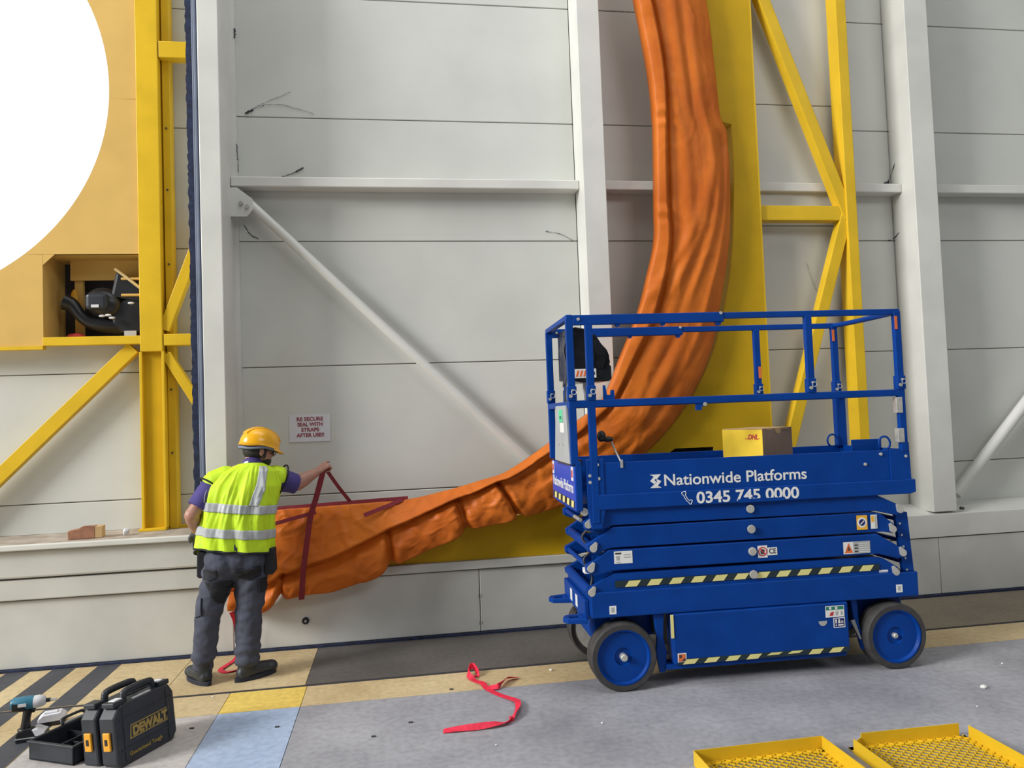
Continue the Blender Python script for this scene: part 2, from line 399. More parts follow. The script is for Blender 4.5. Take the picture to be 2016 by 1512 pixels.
# ---- plinth skirt under all leaves
bs = empty('baseboard_front'); tag(bs, kind='structure', label='low white plinth skirt along the doors')
for (x0, x1) in ((-7, -1.256), (-1.252, 0.593), (0.597, 4.6), (4.604, 9.5)):
    MB().box(x0, x1, SK, SK+0.10, 0.018, 0.496).build('skirt_panel', SKIRT, bs, bevel=0.006)
MB().box(-7, 9.5, SK+0.05, SK+0.2, 0.0, 0.60).build('skirt_core', DRUBBER, bs)
MB().box(-7, 9.5, SK-0.03, SK+0.05, 0.0, 0.016).build('floor_brush_shadow_strip', BRUSH, bs)  # dark strip draws both the floor brush and the contact shadow below the skirt
MB().box(-7, -1.40, SK-0.03, SK+0.3, 0.506, 0.652).build('skirt_strip', SKIRT, bs, bevel=0.008)
MB().box(-7, -1.40, SK-0.05, SK+0.3, 0.664, 0.862).build('skirt_strip', SKIRT, bs, bevel=0.015)
MB().box(-1.39, 3.2, SK-0.028, SK+0.29, 0.506, 0.572).build('skirt_strip', SKIRT, bs, bevel=0.006)
MB().prism([(5.80, 0.868), (5.80, 0.90), (5.825, 0.905), (6.40, 0.905), (6.40, 0.868)], -7, -1.40, 'x').build('ledge', DUST, bs, bevel=0.004)
MB().box(-7, -1.40, 5.798, 5.835, 0.866, 0.9075).build('ledge_edge', WSTEEL, bs, bevel=0.008)
gm = MB().cyl((-0.734, SK-0.012, 0.203), (-0.734, SK+0.02, 0.203), 0.026, 24).build('grommet', DRUBBER, bs, bevel=0.004)
MB().cyl((-0.734, SK-0.018, 0.203), (-0.734, SK-0.01, 0.203), 0.010, 12).build('stud', GREY, gm)
for zz in (0.30, 0.285, 0.09, 0.075):
    for x in (0.585, 0.605):
        MB().cyl((x, SK-0.002, zz), (x, SK+0.004, zz), 0.004, 6).build('rivet', DARKP, bs)

# ---- left door leaf: yellow frame, sheet with the round opening, niche
d1 = empty('door_1'); tag(d1, kind='structure', label='yellow framed door leaf with round fuselage opening')
YP = 6.36
LROW = [0.90, 1.16, 2.152, 3.15, 4.15, 5.15, 6.3, 7.4, 10.6]
panels(d1, -1.98, -1.35, YP, LROW)
panels(d1, -7, -1.985, YP, [0.90, 1.14, 2.152, 2.40])
MB().box(-1.74, -1.35, 6.28, 6.36, 0.905, 0.925).build('sill', YEL, d1)
cx, cz, cr = -3.88, 4.40, 1.705
def arc(a0, a1, n, rr=cr): return [(cx+rr*math.cos(R(a0+(a1-a0)*i/n)), cz+rr*math.sin(R(a0+(a1-a0)*i/n))) for i in range(n+1)]
zs = 4.315
y0, y1 = 6.205, 6.235
asm = math.degrees(math.asin((zs-cz)/cr))
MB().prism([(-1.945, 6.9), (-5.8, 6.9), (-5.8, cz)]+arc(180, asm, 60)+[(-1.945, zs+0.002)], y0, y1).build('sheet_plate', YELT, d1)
a_n = math.degrees(math.asin((3.075-cz)/cr))   # where the niche line meets the opening
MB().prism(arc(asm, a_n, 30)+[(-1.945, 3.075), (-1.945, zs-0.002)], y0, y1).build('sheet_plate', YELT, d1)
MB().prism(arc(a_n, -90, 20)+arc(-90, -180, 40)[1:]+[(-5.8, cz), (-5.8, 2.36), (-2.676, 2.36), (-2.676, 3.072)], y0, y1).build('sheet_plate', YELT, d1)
# rim of the opening
rim = MB(); ring = [(cx+cr*math.cos(2*PI*i/96), cz+cr*math.sin(2*PI*i/96)) for i in range(96)]
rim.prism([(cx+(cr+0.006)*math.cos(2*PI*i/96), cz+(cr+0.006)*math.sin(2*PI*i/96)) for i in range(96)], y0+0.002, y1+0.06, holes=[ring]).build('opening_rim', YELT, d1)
# niche
nb = MB()
nx0, nx1, nz0, nz1, nyb = -2.675, -1.955, 2.43, 3.075, 6.60
nb.box(nx0-0.02, nx0, 6.236, nyb, nz0-0.03, nz1)          # left cheek
nb.box(nx0, nx1, 6.21, nyb, nz1, nz1+0.02)                # top
nb.box(nx0, nx1, 6.21, nyb, nz0-0.03, nz0-0.005)          # bottom
nb.build('niche_box', YELT, d1)
MB().box(nx0-0.02, nx1, nyb, nyb+0.02, nz0-0.03, nz1).build('niche_back', mat('dark_niche_sheet', (0.045, 0.05, 0.075), 0.7, var=0.15, scale=5), d1)
MB().box(nx0+0.1, nx1, 6.45, 6.47, 2.915, nz1).build('niche_header', YELT, d1)
MB().prism([(nx0, 3.074), (nx0+0.085, 3.074), (nx0, 2.99)], 6.206, 6.216).build('niche_corner', YELT, d1)
MB().box(nx0+0.12, nx0+0.18, 6.48, 6.52, nz0-0.005, nz1).build('niche_stile', YELT, d1)
MB().sphere((nx0+0.12, 6.47, 2.76), 0.028, 0.02, 0.085).build('niche_lamp', AMBER, d1, smooth=True)
MB().box(nx0, nx1+0.02, 6.19, 6.26, 2.362, 2.428).build('beam', YEL, d1, bevel=0.004)
MB().box(-7, nx0, 6.19, 6.25, 2.335, 2.362).build('beam', YEL, d1)
MB().bar((-2.04, 6.27, 2.34), (-3.8, 6.27, 0.58+0.02), 0.105, 0.07).build('diagonal', YEL, d1, bevel=0.004)
# post: closed section above, open channel below
MB().box(-1.972, -1.805, 6.185, 6.30, 2.30, 10.6).build('post', YEL, d1, bevel=0.005)
MB().box(-1.965, -1.81, 6.235, 6.30, 0.925, 2.30).build('post_web', YELP, d1)
MB().box(-1.985, -1.963, 6.20, 6.33, 0.925, 2.30).build('flange', YEL, d1, bevel=0.003)
MB().box(-1.815, -1.795, 6.185, 6.33, 0.925, 2.30).build('flange', YEL, d1, bevel=0.003)
MB().box(-2.0, -1.80, 6.17, 6.33, 0.9055, 0.925).build('base_plate', YEL, d1, bevel=0.003)
MB().box(-1.793, -1.735, 6.25, 6.355, 0.9055, 10.6).build('rear_post', YEL, d1, bevel=0.004)
MB().box(-1.80, -1.43, 6.19, 6.29, 4.655, 4.79).build('beam', YEL, d1, bevel=0.006)
MB().box(-1.80, -1.43, 6.19, 6.29, 2.345, 2.437).build('beam', YEL, d1, bevel=0.006)
MB().bar((-1.80, 6.24, 2.47), (-1.46, 6.24, 3.375), 0.085, 0.07).build('diagonal', YEL, d1, bevel=0.005)
MB().bar((-1.79, 6.24, 2.28), (-1.44, 6.24, 1.675), 0.075, 0.07).build('diagonal', YEL, d1, bevel=0.005)
for zz in (4.1, 3.6, 3.0, 2.0, 1.5):
    MB().cyl((-1.765, 6.25, zz), (-1.765, 6.24, zz), 0.008, 6).build('bolt', DARKP, d1)

# ---- right door leaf: curved yellow plate, posts and diagonals, infill panels
d3 = empty('door_3'); tag(d3, kind='structure', label='yellow framed door leaf with curved plate behind orange seal')
IROW = [0.58, 1.085, 2.182, 3.28, 4.37, 5.46, 6.6, 7.6, 10.6]
panels(d3, 3.09, 3.97, 6.10, IROW)
edge = [(2.66, 5.9), (2.70, 5.35), (2.735, 4.95), (2.762, 4.5), (2.776, 4.125), (2.886, 4.105), (2.89, 3.75), (2.872, 3.40), (2.835, 3.0), (2.765, 2.62), (2.64, 2.2), (2.465, 1.86), (2.25, 1.57), (2.0, 1.345), (1.62, 1.10), (1.22, 0.955), (0.84, 0.885), (0.40, 0.83), (-0.05, 0.70), (-0.5, 0.62), (-0.9, 0.60), (-1.2, 0.574)]
edge_s = [tuple(p)[:2] for p in ([Vector((*e, 0)) for e in edge[:6]]+crom([(*e, 0) for e in edge[5:]], 70)[1:])]
notch = [(2.12, 1.05), (2.12, 1.29), (2.25, 1.372), (2.585, 1.372), (2.585, 1.05)]
MB().prism([(2.66, 10.6)]+edge_s+[(3.115, 0.574), (3.115, 10.6)], 5.90, 5.905, holes=[notch]).build('curved_plate', YELP, d3)
# folded lip running back from the curved edge and from the straight edge
lip = MB(); E_ = [(2.66, 10.6)]+edge_s
lip.add([(p[0], y_, p[1]) for p in E_ for y_ in (5.905, 6.0)], [(2*i, 2*i+1, 2*i+3, 2*i+2) for i in range(len(E_)-1)])
lp = lip.build('plate_lip', YEL, d3); so = lp.modifiers.new('t', 'SOLIDIFY'); so.thickness = 0.006; so.offset = 0
MB().box(3.105, 3.118, 5.899, 6.09, 0.574, 10.6).build('plate_flange', YEL, d3)
nn = MB().box(2.115, 2.59, 6.07, 6.085, 1.05, 1.375).box(2.105, 2.12, 5.906, 6.08, 1.05, 1.29).box(2.585, 2.60, 5.906, 6.08, 1.05, 1.375)
nn.build('recess', DARKP, d3)
MB().box(3.915, 4.01, 5.90, 6.05, 0.76, 10.6).build('post', YEL, d3, bevel=0.005)
MB().box(3.118, 3.915, 5.93, 6.03, 3.285, 3.415).build('beam', YEL, d3, bevel=0.006)
MB().bar((3.955, 5.97, 3.30), (2.98, 5.97, 5.99), 0.105, 0.10).build('diagonal', YEL, d3, bevel=0.008)
MB().bar((3.95, 5.97, 3.40), (3.10, 5.97, 0.76), 0.10, 0.09).build('diagonal', YEL, d3, bevel=0.006)
MB().box(3.97, 4.03, 6.06, 6.188, 0.76, 10.6).build('door_edge', WSTEEL, d3)

# ================================================================== ORANGE SEAL CURTAIN
seal = empty('seal_curtain', (1.9, 5.80, 0.5))
tag(seal, 'orange tarpaulin seal curtain hanging down the curved yellow plate and bunched along the wall', 'curtain')
CL = [(2.035, 5.21), (2.089, 4.865), (2.145, 4.45), (2.163, 4.1), (2.160, 3.85), (2.142, 3.383), (2.128, 3.089), (2.054, 2.80), (1.96, 2.50), (1.80, 2.15), (1.63, 1.80), (1.40, 1.625), (1.14, 1.445), (0.835, 1.262), (0.60, 1.195), (0.35, 1.135), (0.046, 1.082), (-0.20, 1.074), (-0.45, 1.068), (-0.70, 1.062), (-0.907, 1.056), (-1.20, 1.03)]
CR_ = [(2.651, 5.24), (2.687, 4.89), (2.715, 4.45), (2.738, 4.13), (2.795, 3.93), (2.785, 3.35), (2.745, 2.962), (2.675, 2.63), (2.57, 2.20), (2.40, 1.85), (2.12, 1.50), (1.80, 1.24), (1.45, 1.05), (1.05, 0.93), (0.75, 0.885), (0.42, 0.80), (0.10, 0.665), (-0.20, 0.545), (-0.50, 0.445), (-0.75, 0.43), (-1.0, 0.365), (-1.26, 0.36)]
CL = [(1.99, 5.7)]+CL; CR_ = [(2.60, 5.75)]+CR_
NU, NV = 420, 80
PL = crom([(*p, 0) for p in CL], NU); PR = crom([(*p, 0) for p in CR_], NU)
def gau(x, c, w_): return math.exp(-((x-c)/w_)**2)
def sst(a, b, x):
    t = max(0.0, min(1.0, (x-a)/(b-a))); return t*t*(3-2*t)
GATH = [(13.45, 0.09), (14.75, 0.09), (16.6, 0.08), (19.6, 0.07)]     # where the lower flap is pinched
def ridge_v(U): return 0.08+0.66*sst(12.6, 21.0, U)
def coff(U, v, X, Z):
    lower = sst(11.2, 13.4, U)
    up = 1-lower
    o = 0.03+0.055*math.sin(PI*v)**0.7
    # upper hanging part: long folds running down its length
    ph = 0.16*math.sin(U*0.8)+0.05*U
    f1 = 0.013*abs(math.sin(PI*(v*3.1+ph)))**1.4*math.sin(PI*v)
    f2 = 0.004*math.sin(2*PI*(v*4.7-0.08*U+0.25*math.sin(U*0.9)))*math.sin(PI*v)
    f3 = 0.012*noise.noise(Vector((X*3.0, 0.0, Z*1.0)))
    # turned-over hem on the left edge with a crease beside it
    hv = 0.17+0.03*math.sin(U*1.1)
    hem = 0.050*sst(hv, hv-0.05, v)-0.030*gau(v, hv+0.02, 0.022)
    hem += 0.010*sst(hv, hv-0.05, v)*math.sin(U*9+3*math.sin(U*2.3))*gau((U % 2.1), 1.0, 0.35)
    # tight pull lines fanning from the plate notch
    fan = 0
    if 3.4 < U < 10.5:
        for k, (vv, sl) in enumerate(((0.97, 0.050), (0.90, 0.105), (0.83, 0.16), (0.80, 0.21))):
            c = vv-sl*(U-4.0)
            fan += 0.015*gau(v, c, 0.045+0.008*k)*sst(4.0, 4.8, U)*(1-sst(6.6, 9.8, U))
        fan -= 0.030*gau(v, 0.90, 0.10)*gau(U, 4.15, 0.30)
    o_up = f1+f2+f3+hem+fan
    # creases in the bend
    bend = sst(8.0, 10.0, U)*(1-sst(13, 14, U))
    o_up += bend*(0.016*abs(math.sin(PI*(v*2.7+U*0.22)))**1.5*math.sin(PI*v)+0.018*noise.noise(Vector((X*5, 2.0, Z*5))))
    # lower bunched part
    rv = ridge_v(U); rv += 0.03*noise.noise(Vector((U*1.3, 5, 0)))
    if v < rv: o_l = 0.02+0.095*(v/rv)**1.15
    else: o_l = 0.115*(1-0.80*sst(0, 0.05, v-rv))+0.060*math.sin(min(1, (v-rv)/(1-rv))*PI*0.80)**0.75*sst(0.02, 0.2, v-rv)
    for (ug, wg) in GATH:
        dd = U-ug
        pin = gau(dd, 0, wg)
        o_l -= 0.055*pin*sst(rv-0.02, rv+0.10, v)
        # crisp swag of cloth on the left of each pinch
        o_l += 0.036*sst(0.05, 0.16, dd)*(1-sst(0.2, 1.1, dd))*sst(rv, rv+0.15, v)
        if abs(dd) < 1.3:
            an = (v-rv)*3.0; o_l += 0.014*abs(math.sin(4.5*abs(dd)+an*2.5))*math.exp(-abs(dd)*1.2)*sst(rv, rv+0.1, v)
    o_l += 0.014*noise.noise(Vector((X*3.6, 1.0, Z*4.5)))+0.006*noise.noise(Vector((X*11, 3.0, Z*12)))
    # sharp small creases: folded noise
    n1 = noise.noise(Vector((X*5+Z*2.5, 9.0, Z*4-X*1.5))); n2 = noise.noise(Vector((X*10-Z*4, 4.0, Z*9+X*2)))
    crk = 0.020*(1-min(1, abs(n1)*5))*0.6+0.009*(1-min(1, abs(n2)*5))*0.6
    return o+up*o_up+lower*(o_l-0.04*math.sin(PI*v)**0.7)+crk*(0.22+0.78*sst(9.0, 12.5, U))
cv = []; cf = []
cols = [-2, -1]+list(range(NV+1))+[NV+1, NV+2]; NC = len(cols)
for i in range(NU):
    U = i/(NU-1)*(len(CL)-1)-1
    a, b = PL[i], PR[i]; d = b-a
    # the lower hem rises and drops between gathers
    wob = 0.0
    if U > 13:
        for (ug, wg) in GATH: wob += 0.09*gau(U-ug, 0.0, 0.14)-0.04*gau(U-ug, 0.45, 0.30)
    for c in cols:
        v = min(1, max(0, c/NV))
        ve = v*(1-wob*sst(0.45, 1.0, v))
        p = a+d*ve
        o = coff(U, v, p.x, p.y)
        y = 5.83-o
        if c in (-1, NV+1): y += 0.05
        if c in (-2, NV+2): y = 5.885
        lat = 0
        if c < 0: p = p+d.normalized()*0.006*abs(c)
        if c > NV: p = p-d.normalized()*0.010*(c-NV)
        cv.append((p.x-1.9, y-5.80, p.y-0.5))
for i in range(NU-1):
    for j in range(NC-1): cf.append((i*NC+j, i*NC+j+1, (i+1)*NC+j+1, (i+1)*NC+j))
mb = MB(); mb.add(cv, cf); sh = mb.build('curtain_sheet', ORANGE, seal, smooth=True)
so = sh.modifiers.new('t', 'SOLIDIFY'); so.thickness = 0.004; so.offset = 1
# maroon binding along the top edge of the bunched end, and two ties across it
def rel(pts, org=(1.9, 5.80, 0.5)): return [tuple(p[k]-org[k] for k in range(3)) for p in pts]
mb = MB(); ribbon(mb, rel([(0.06, 5.785, 1.092), (-0.30, 5.785, 1.083), (-0.60, 5.785, 1.074), (-1.0, 5.785, 1.062), (-1.22, 5.785, 1.04)]), (0, 0.15, 1), 0.036, 0.004); mb.build('edge_binding', MAROON, seal)
mb = MB(); ribbon(mb, rel([(0.02, 5.775, 1.088), (-0.10, 5.735, 1.048), (-0.27, 5.69, 0.995)]), (0, 0.4, 1), 0.030, 0.004); mb.build('tie', MAROON, seal)
mb = MB(); ribbon(mb, rel([(-0.62, 5.735, 1.03), (-0.78, 5.70, 1.00), (-1.02, 5.67, 0.945)]), (0, 0.4, 1), 0.028, 0.004); mb.build('tie', MAROON, seal)

# straps
HAND = Vector((-0.54, 5.62, 1.37))
st = MB(); ribbon(st, [(-0.545, 5.60, 1.35), (-0.60, 5.605, 1.16), (-0.645, 5.61, 1.02), (-0.672, 5.595, 0.85), (-0.705, 5.60, 0.63), (-0.725, 5.63, 0.44), (-0.735, 5.70, 0.415)], (1, 0, 0.1), 0.040, 0.004)
tag(st.build('webbing_strap', MAROON), 'maroon strap pulled taut from the worker\'s raised hand down the bunched orange curtain', 'strap', 'securing straps at the curtain')
st = MB(); ribbon(st, [(-0.525, 5.63, 1.345), (-0.45, 5.67, 1.22), (-0.37, 5.74, 1.095)], (1, 0, 0.5), 0.026, 0.004)
tag(st.build('webbing_strap', MAROON), 'short maroon strap from the raised hand to the curtain\'s top edge', 'strap', 'securing straps at the curtain')
st = MB(); ribbon(st, [(-1.235, 5.74, 0.345), (-1.215, 5.78, 0.25), (-1.20, 5.79, 0.06), (-1.21, 5.74, 0.010), (-1.25, 5.61, 0.006), (-1.27, 5.52, 0.006), (-1.22, 5.46, 0.006), (-1.14, 5.49, 0.008)], [(1, 0.3, 0), (1, 0.3, 0), (1, 0, 0), (0.8, 0.6, 0)], 0.034, 0.004)
tag(st.build('webbing_strap', REDWEB), 'red strap hanging behind the worker\'s legs and trailing on the floor', 'strap', 'securing straps at the curtain')
fs_ = [(0.192, 4.127), (0.279, 4.118), (0.376, 4.115), (0.474, 4.124), (0.549, 4.154), (0.600, 4.235), (0.634, 4.329), (0.643, 4.404), (0.631, 4.463), (0.563, 4.571), (0.500, 4.690), (0.479, 4.786), (0.438, 4.852), (0.408, 4.917), (0.407, 4.976), (0.440, 5.030), (0.467, 4.975), (0.455, 4.924)]
hz = [.004, .016, .018, .02, .012, .02, .018, .02, .012, .005, .006, .01, .006, .02, .03, .045, .02, .006]
wd = [(0.1, 1, 0.2), (0.1, 1, 0.5), (0, .8, .9), (0, 1, .3), (.3, 1, -.5), (1, .2, .8), (1, -.2, .6), (1, 0, .1), (1, .3, .1), (.8, .6, 0), (.8, .6, 0), (.8, .6, .1), (.4, 1, 0), (.6, .2, .8), (.3, .2, 1), (0, .4, 1), (.3, .2, 1), (.8, .6, 0)]
strap = MB(); ribbon(strap, [(p[0], p[1], max(0.019*abs(Vector(wd[i]).normalized().z)+0.003, hz[i])) for i, p in enumerate(fs_)], wd, 0.036, 0.003, n=140)
br_ = [(0.50, 4.71), (0.562, 4.676), (0.611, 4.751), (0.645, 4.807), (0.715, 4.828)]
ribbon(strap, [(p[0], p[1], zz) for p, zz in zip(br_, (.008, .02, .022, .02, .010))], [(.5, .8, .1), (.3, .8, .8), (.6, -.3, .8), (.4, -.8, .6), (.2, -1, .3)], 0.034, 0.003, n=40)
tag(strap.build('webbing_strap', REDWEB), 'bright red strap lying in a loose curl on the open concrete floor', 'strap')

# ================================================================== SCISSOR LIFT
LA = R(-1.88)
lift = empty('scissor_lift', (1.311, 4.437, 0), LA)
tag(lift, 'blue scissor lift platform parked beside the wall with guard rails raised', 'lift')
WD = 0.78
def LB(name, m=BLUE, parent=lift, **k):
    def go(mb): return mb.build(name, m, parent, **k)
    return go
# wheels
def wheel(cx_, cy, near, cap, hubm):
    sgn = -1 if near else 1                      # outward direction along y
    yo = 0.0 if near else WD                     # outer face
    w_ = MB(); w_.lathe([(0.002, -0.035), (0.05, -0.035), (0.055, -0.022), (0.148, -0.022), (0.158, -0.004), (0.168, -0.004), (0.168, -0.10), (0.002, -0.10)], (cx_, yo, 0.205), (0, sgn, 0), 48)
    wo = w_.build('wheel', hubm, lift)
    t = MB(); t.lathe([(0.167, -0.11), (0.196, -0.125), (0.205, -0.115), (0.205, -0.078), (0.199, -0.072), (0.199, -0.066), (0.205, -0.060), (0.205, -0.012), (0.196, 0.0), (0.167, 0.0)], (cx_, yo, 0.205), (0, sgn, 0), 56)
    t.build('tyre', RUBBER, wo, smooth='auto')
    c = MB()
    if cap == 'cap': c.lathe([(0.022, -0.035), (0.022, 0.004), (0.018, 0.010), (0.0, 0.011)], (cx_, yo, 0.205), (0, sgn, 0), 20)
    else:
        c.lathe([(0.018, -0.035), (0.018, -0.015), (0.012, -0.010), (0.0, -0.010)], (cx_, yo, 0.205), (0, sgn, 0), 6)
    c.build('hub_nut', ZINC, wo)
    return wo
wheel(0.0, 0, True, 'cap', BLUE); wheel(1.777, 0, True, 'nut', BLUE)
wheel(0.0, 0, False, 'cap', GREY); wheel(1.777, 0, False, 'nut', BLUE)
# inner grey faces of the far front wheel (seen from inside)
MB().cyl((0.0, WD-0.10, 0.205), (0.0, WD-0.115, 0.205), 0.160, 32).build('brake_drum', GREY, lift)
for x in (0.0, 1.777): MB().cyl((x, 0.09, 0.205), (x, WD-0.1, 0.205), 0.035, 16).build('axle', BLUE, lift)
# chassis
MB().box(-0.19, 1.95, 0.045, WD-0.045, 0.455, 0.585).build('chassis', BLUE, lift, bevel=0.006)
MB().box(-0.185, 1.955, 0.02, 0.06, 0.445, 0.60).build('chassis_rail', BLUE, lift, bevel=0.006)
MB().box(-0.185, 1.955, WD-0.06, WD-0.02, 0.445, 0.60).build('chassis_rail', BLUE, lift, bevel=0.006)
MB().box(0.28, 1.50, 0.03, 0.05, 0.50, 0.53).build('rail_step', BLUE, lift, bevel=0.004)
MB().box(0.36, 1.46, 0.14, WD-0.14, 0.16, 0.46).build('power_unit', BLACKP, lift, bevel=0.01)
MB().box(-0.22, -0.19, 0.06, WD-0.06, 0.43, 0.55).build('bumper', BLUE, lift, bevel=0.006)
MB().box(-0.16, 0.22, 0.16, WD-0.16, 0.27, 0.46).build('steer_housing', BLUE, lift, bevel=0.02)
MB().box(1.60, 1.93, 0.16, WD-0.16, 0.24, 0.46).build('drive_housing', BLUE, lift, bevel=0.02)
for yy in (0.075, WD-0.16): MB().cyl((0.0, yy+0.08, 0.28), (0.0, yy+0.08, 0.46), 0.04, 16).build('kingpin', BLUE, lift, smooth='auto')
# tie-down loops on the front bumper
for yy in (0.10, 0.62):
    hk = MB(); hk.prism([(-0.33, yy-0.05), (-0.21, yy-0.075), (-0.21, yy+0.075), (-0.33, yy+0.05), (-0.35, yy)], 0.415, 0.445, 'z', holes=[[(-0.31, yy-0.025), (-0.31, yy+0.025), (-0.245, yy+0.03), (-0.245, yy-0.03)]])
    hk.build('tie_down_loop', BLUE, lift, bevel=0.005)
for yy in (0.30, 0.47): MB().box(-0.222, -0.2195, yy-0.03, yy+0.03, 0.455, 0.53).build('sticker', WHITE, lift)
# side trays
for y0_, y1_, nm in ((0.005, 0.14, 'n'), (WD-0.14, WD-0.005, 'f')):
    tr = MB().box(0.315, 1.458, y0_, y1_, 0.135, 0.442).build('side_tray', BLUE, lift, bevel=0.008)
MB().box(0.27, 1.45, 0.03, 0.14, 0.10, 0.132).build('pothole_guard', BLUE, lift, bevel=0.005)
MB().prism([(0.205, 0.44), (0.275, 0.44), (0.265, 0.30), (0.285, 0.20), (0.27, 0.08), (0.235, 0.08), (0.215, 0.2), (0.225, 0.30)], 0.05, 0.075).build('guard_linkage', BLUE, lift, bevel=0.006)
MB().prism([(1.51, 0.44), (1.55, 0.44), (1.56, 0.28), (1.60, 0.12), (1.57, 0.12), (1.53, 0.27)], 0.06, 0.08).build('guard_linkage', BLUE, lift, bevel=0.005)
MB().prism([(1.50, 0.31), (1.525, 0.315), (1.565, 0.19), (1.555, 0.19)], 0.05, 0.06).build('linkage_rod', GREY, lift)
MB().box(0.300, 0.318, 0.0, 0.006, 0.30, 0.44).build('pale_strip', CREAM, lift)
# scissor arms (near and far)
ARM = [(1.052, (-0.183, 1.012), (1.862, 0.998), 0.052, 0.055), (0.926, (-0.158, 0.866), (1.806, 0.876), 0.064, 0.064), (0.787, (-0.179, 0.745), (1.866, 0.722), 0.064, 0.064), (0.645, (-0.179, 0.600), (1.810, 0.604), 0.060, 0.060)]
ARM_L = [[(-0.03, 0.999), (-0.155, 0.962), (-0.205, 0.985), (-0.208, 1.028), (-0.15, 1.062), (-0.085, 1.107)],
         [(-0.05, 0.862), (-0.135, 0.828), (-0.188, 0.845), (-0.195, 0.885), (-0.03, 0.988)],
         [(-0.03, 0.724), (-0.15, 0.700), (-0.203, 0.722), (-0.205, 0.765), (-0.15, 0.790), (-0.06, 0.850)],
         [(-0.045, 0.586), (-0.165, 0.566), (-0.205, 0.582), (-0.208, 0.612), (-0.03, 0.705)]]
def arm_poly(k, c, pr_, hu, hd):
    right = [(1.70, c+hu), (pr_[0]-0.01, pr_[1]+0.035), (pr_[0]+0.022, pr_[1]+0.012), (pr_[0]+0.020, pr_[1]-0.022), (pr_[0]-0.03, pr_[1]-0.034), (1.70, c-hd)]
    if k % 2: right = [(1.66, c+hu), (1.73, c+hu-0.01), (pr_[0]+0.02, pr_[1]+0.028), (pr_[0]+0.026, pr_[1]), (pr_[0]+0.01, pr_[1]-0.028), (pr_[0]-0.06, c-hd), (1.66, c-hd)]
    return right+ARM_L[k]
for i, (c, pl_, pr_, hu, hd) in enumerate(ARM):
    for y_ in (0.03, WD-0.075):
        dy = 0.004*(i % 2)
        MB().prism(arm_poly(i, c, pr_, hu, hd), y_+dy, y_+dy+0.045).build('scissor_arm', BLUE, lift, bevel=0.006)
    # inner arms fill the stack
    MB().box(-0.03, 1.72, 0.11, 0.15, c-hd+0.006, c+hu-0.006).build('inner_arm', BLUE, lift, bevel=0.004)
    MB().box(-0.03, 1.72, WD-0.15, WD-0.11, c-hd+0.006, c+hu-0.006).build('inner_arm', BLUE, lift, bevel=0.004)
    MB().cyl((0.853, 0.026, c+0.004), (0.853, 0.012, c+0.004), 0.026, 28).build('centre_pin', ZINC, lift, bevel=0.003)
    for (px, pz), sd in ((pl_, -1), (pr_, 1)):
        t_ = MB(); ang = R(60 if sd < 0 else 118)
        pts = [(px+0.022*math.cos(ang+PI+a), pz+0.022*math.sin(ang+PI+a)) for a in [R(-100+200*k/12) for k in range(13)]]
        tip = (px+0.042*math.cos(ang), pz+0.042*math.sin(ang))
        t_.prism(pts+[(tip[0]+0.007*math.cos(ang-PI/2), tip[1]+0.007*math.sin(ang-PI/2)), (tip[0]+0.007*math.cos(ang+PI/2), tip[1]+0.007*math.sin(ang+PI/2))], 0.018, 0.032)
        t_.build('pin_plate', ZINC, lift, bevel=0.002)
    MB().cyl((pl_[0], 0.07, pl_[1]), (pl_[0], WD-0.07, pl_[1]), 0.030 if i in (1, 3) else 0.016, 16).build('cross_tube', BLUE, lift, smooth='auto')
    MB().cyl((pr_[0], 0.07, pr_[1]), (pr_[0], WD-0.07, pr_[1]), 0.018, 16).build('cross_tube', BLUE, lift, smooth='auto')
for (px, pz) in ((-0.205, 1.092),):
    MB().cyl((px, 0.015, pz), (px, 0.05, pz), 0.024, 16).build('pin_plate', ZINC, lift)
MB().box(-0.20, -0.155, 0.10, 0.17, 0.70, 0.73).build('sticker', WHITE, lift)
for (z0_, z1_) in ((1.0, 1.02),):
    MB().cyl((-0.21, 0.12, 1.03), (-0.21, 0.30, 1.03), 0.012, 10).build('hydraulic_fitting', ZINC, lift)
MB().tube(crom([(-0.14, 0.10, 1.0), (-0.20, 0.14, 0.92), (-0.15, 0.13, 0.84), (-0.20, 0.12, 0.78), (-0.15, 0.13, 0.68), (-0.17, 0.12, 0.60)], 40), 0.008, 8).build('hydraulic_hose', DARKP, lift, smooth=True)
for (x, zz) in ((1.70, 0.612),): MB().cyl((x, 0.05, zz), (x+0.06, 0.05, zz), 0.018, 14).build('wear_pad', PAPER, lift)
# ladder and entry at the rear
for y_ in (0.085, WD-0.20):
    MB().prism([(1.865, 0.972), (1.950, 0.972), (1.985, 0.43), (1.915, 0.43)], y_, y_+0.03).build('ladder_side', BLUE, lift, bevel=0.004)
for k in range(4):
    zz = 0.50+k*0.14; MB().cyl((1.95-0.03*k/3, 0.10, zz), (1.95-0.03*k/3, WD-0.18, zz), 0.014, 10).build('ladder_rung', BLUE, lift)
for k in range(5): MB().cyl((1.893+0.008*(4-k), 0.079, 0.60+k*0.075), (1.893+0.008*(4-k), 0.086, 0.60+k*0.075), 0.007, 8).build('bolt', ZINC, lift)
MB().box(1.84, 1.95, 0.03, 0.05, 0.585, 0.60).build('step_edge', GREYPL, lift)
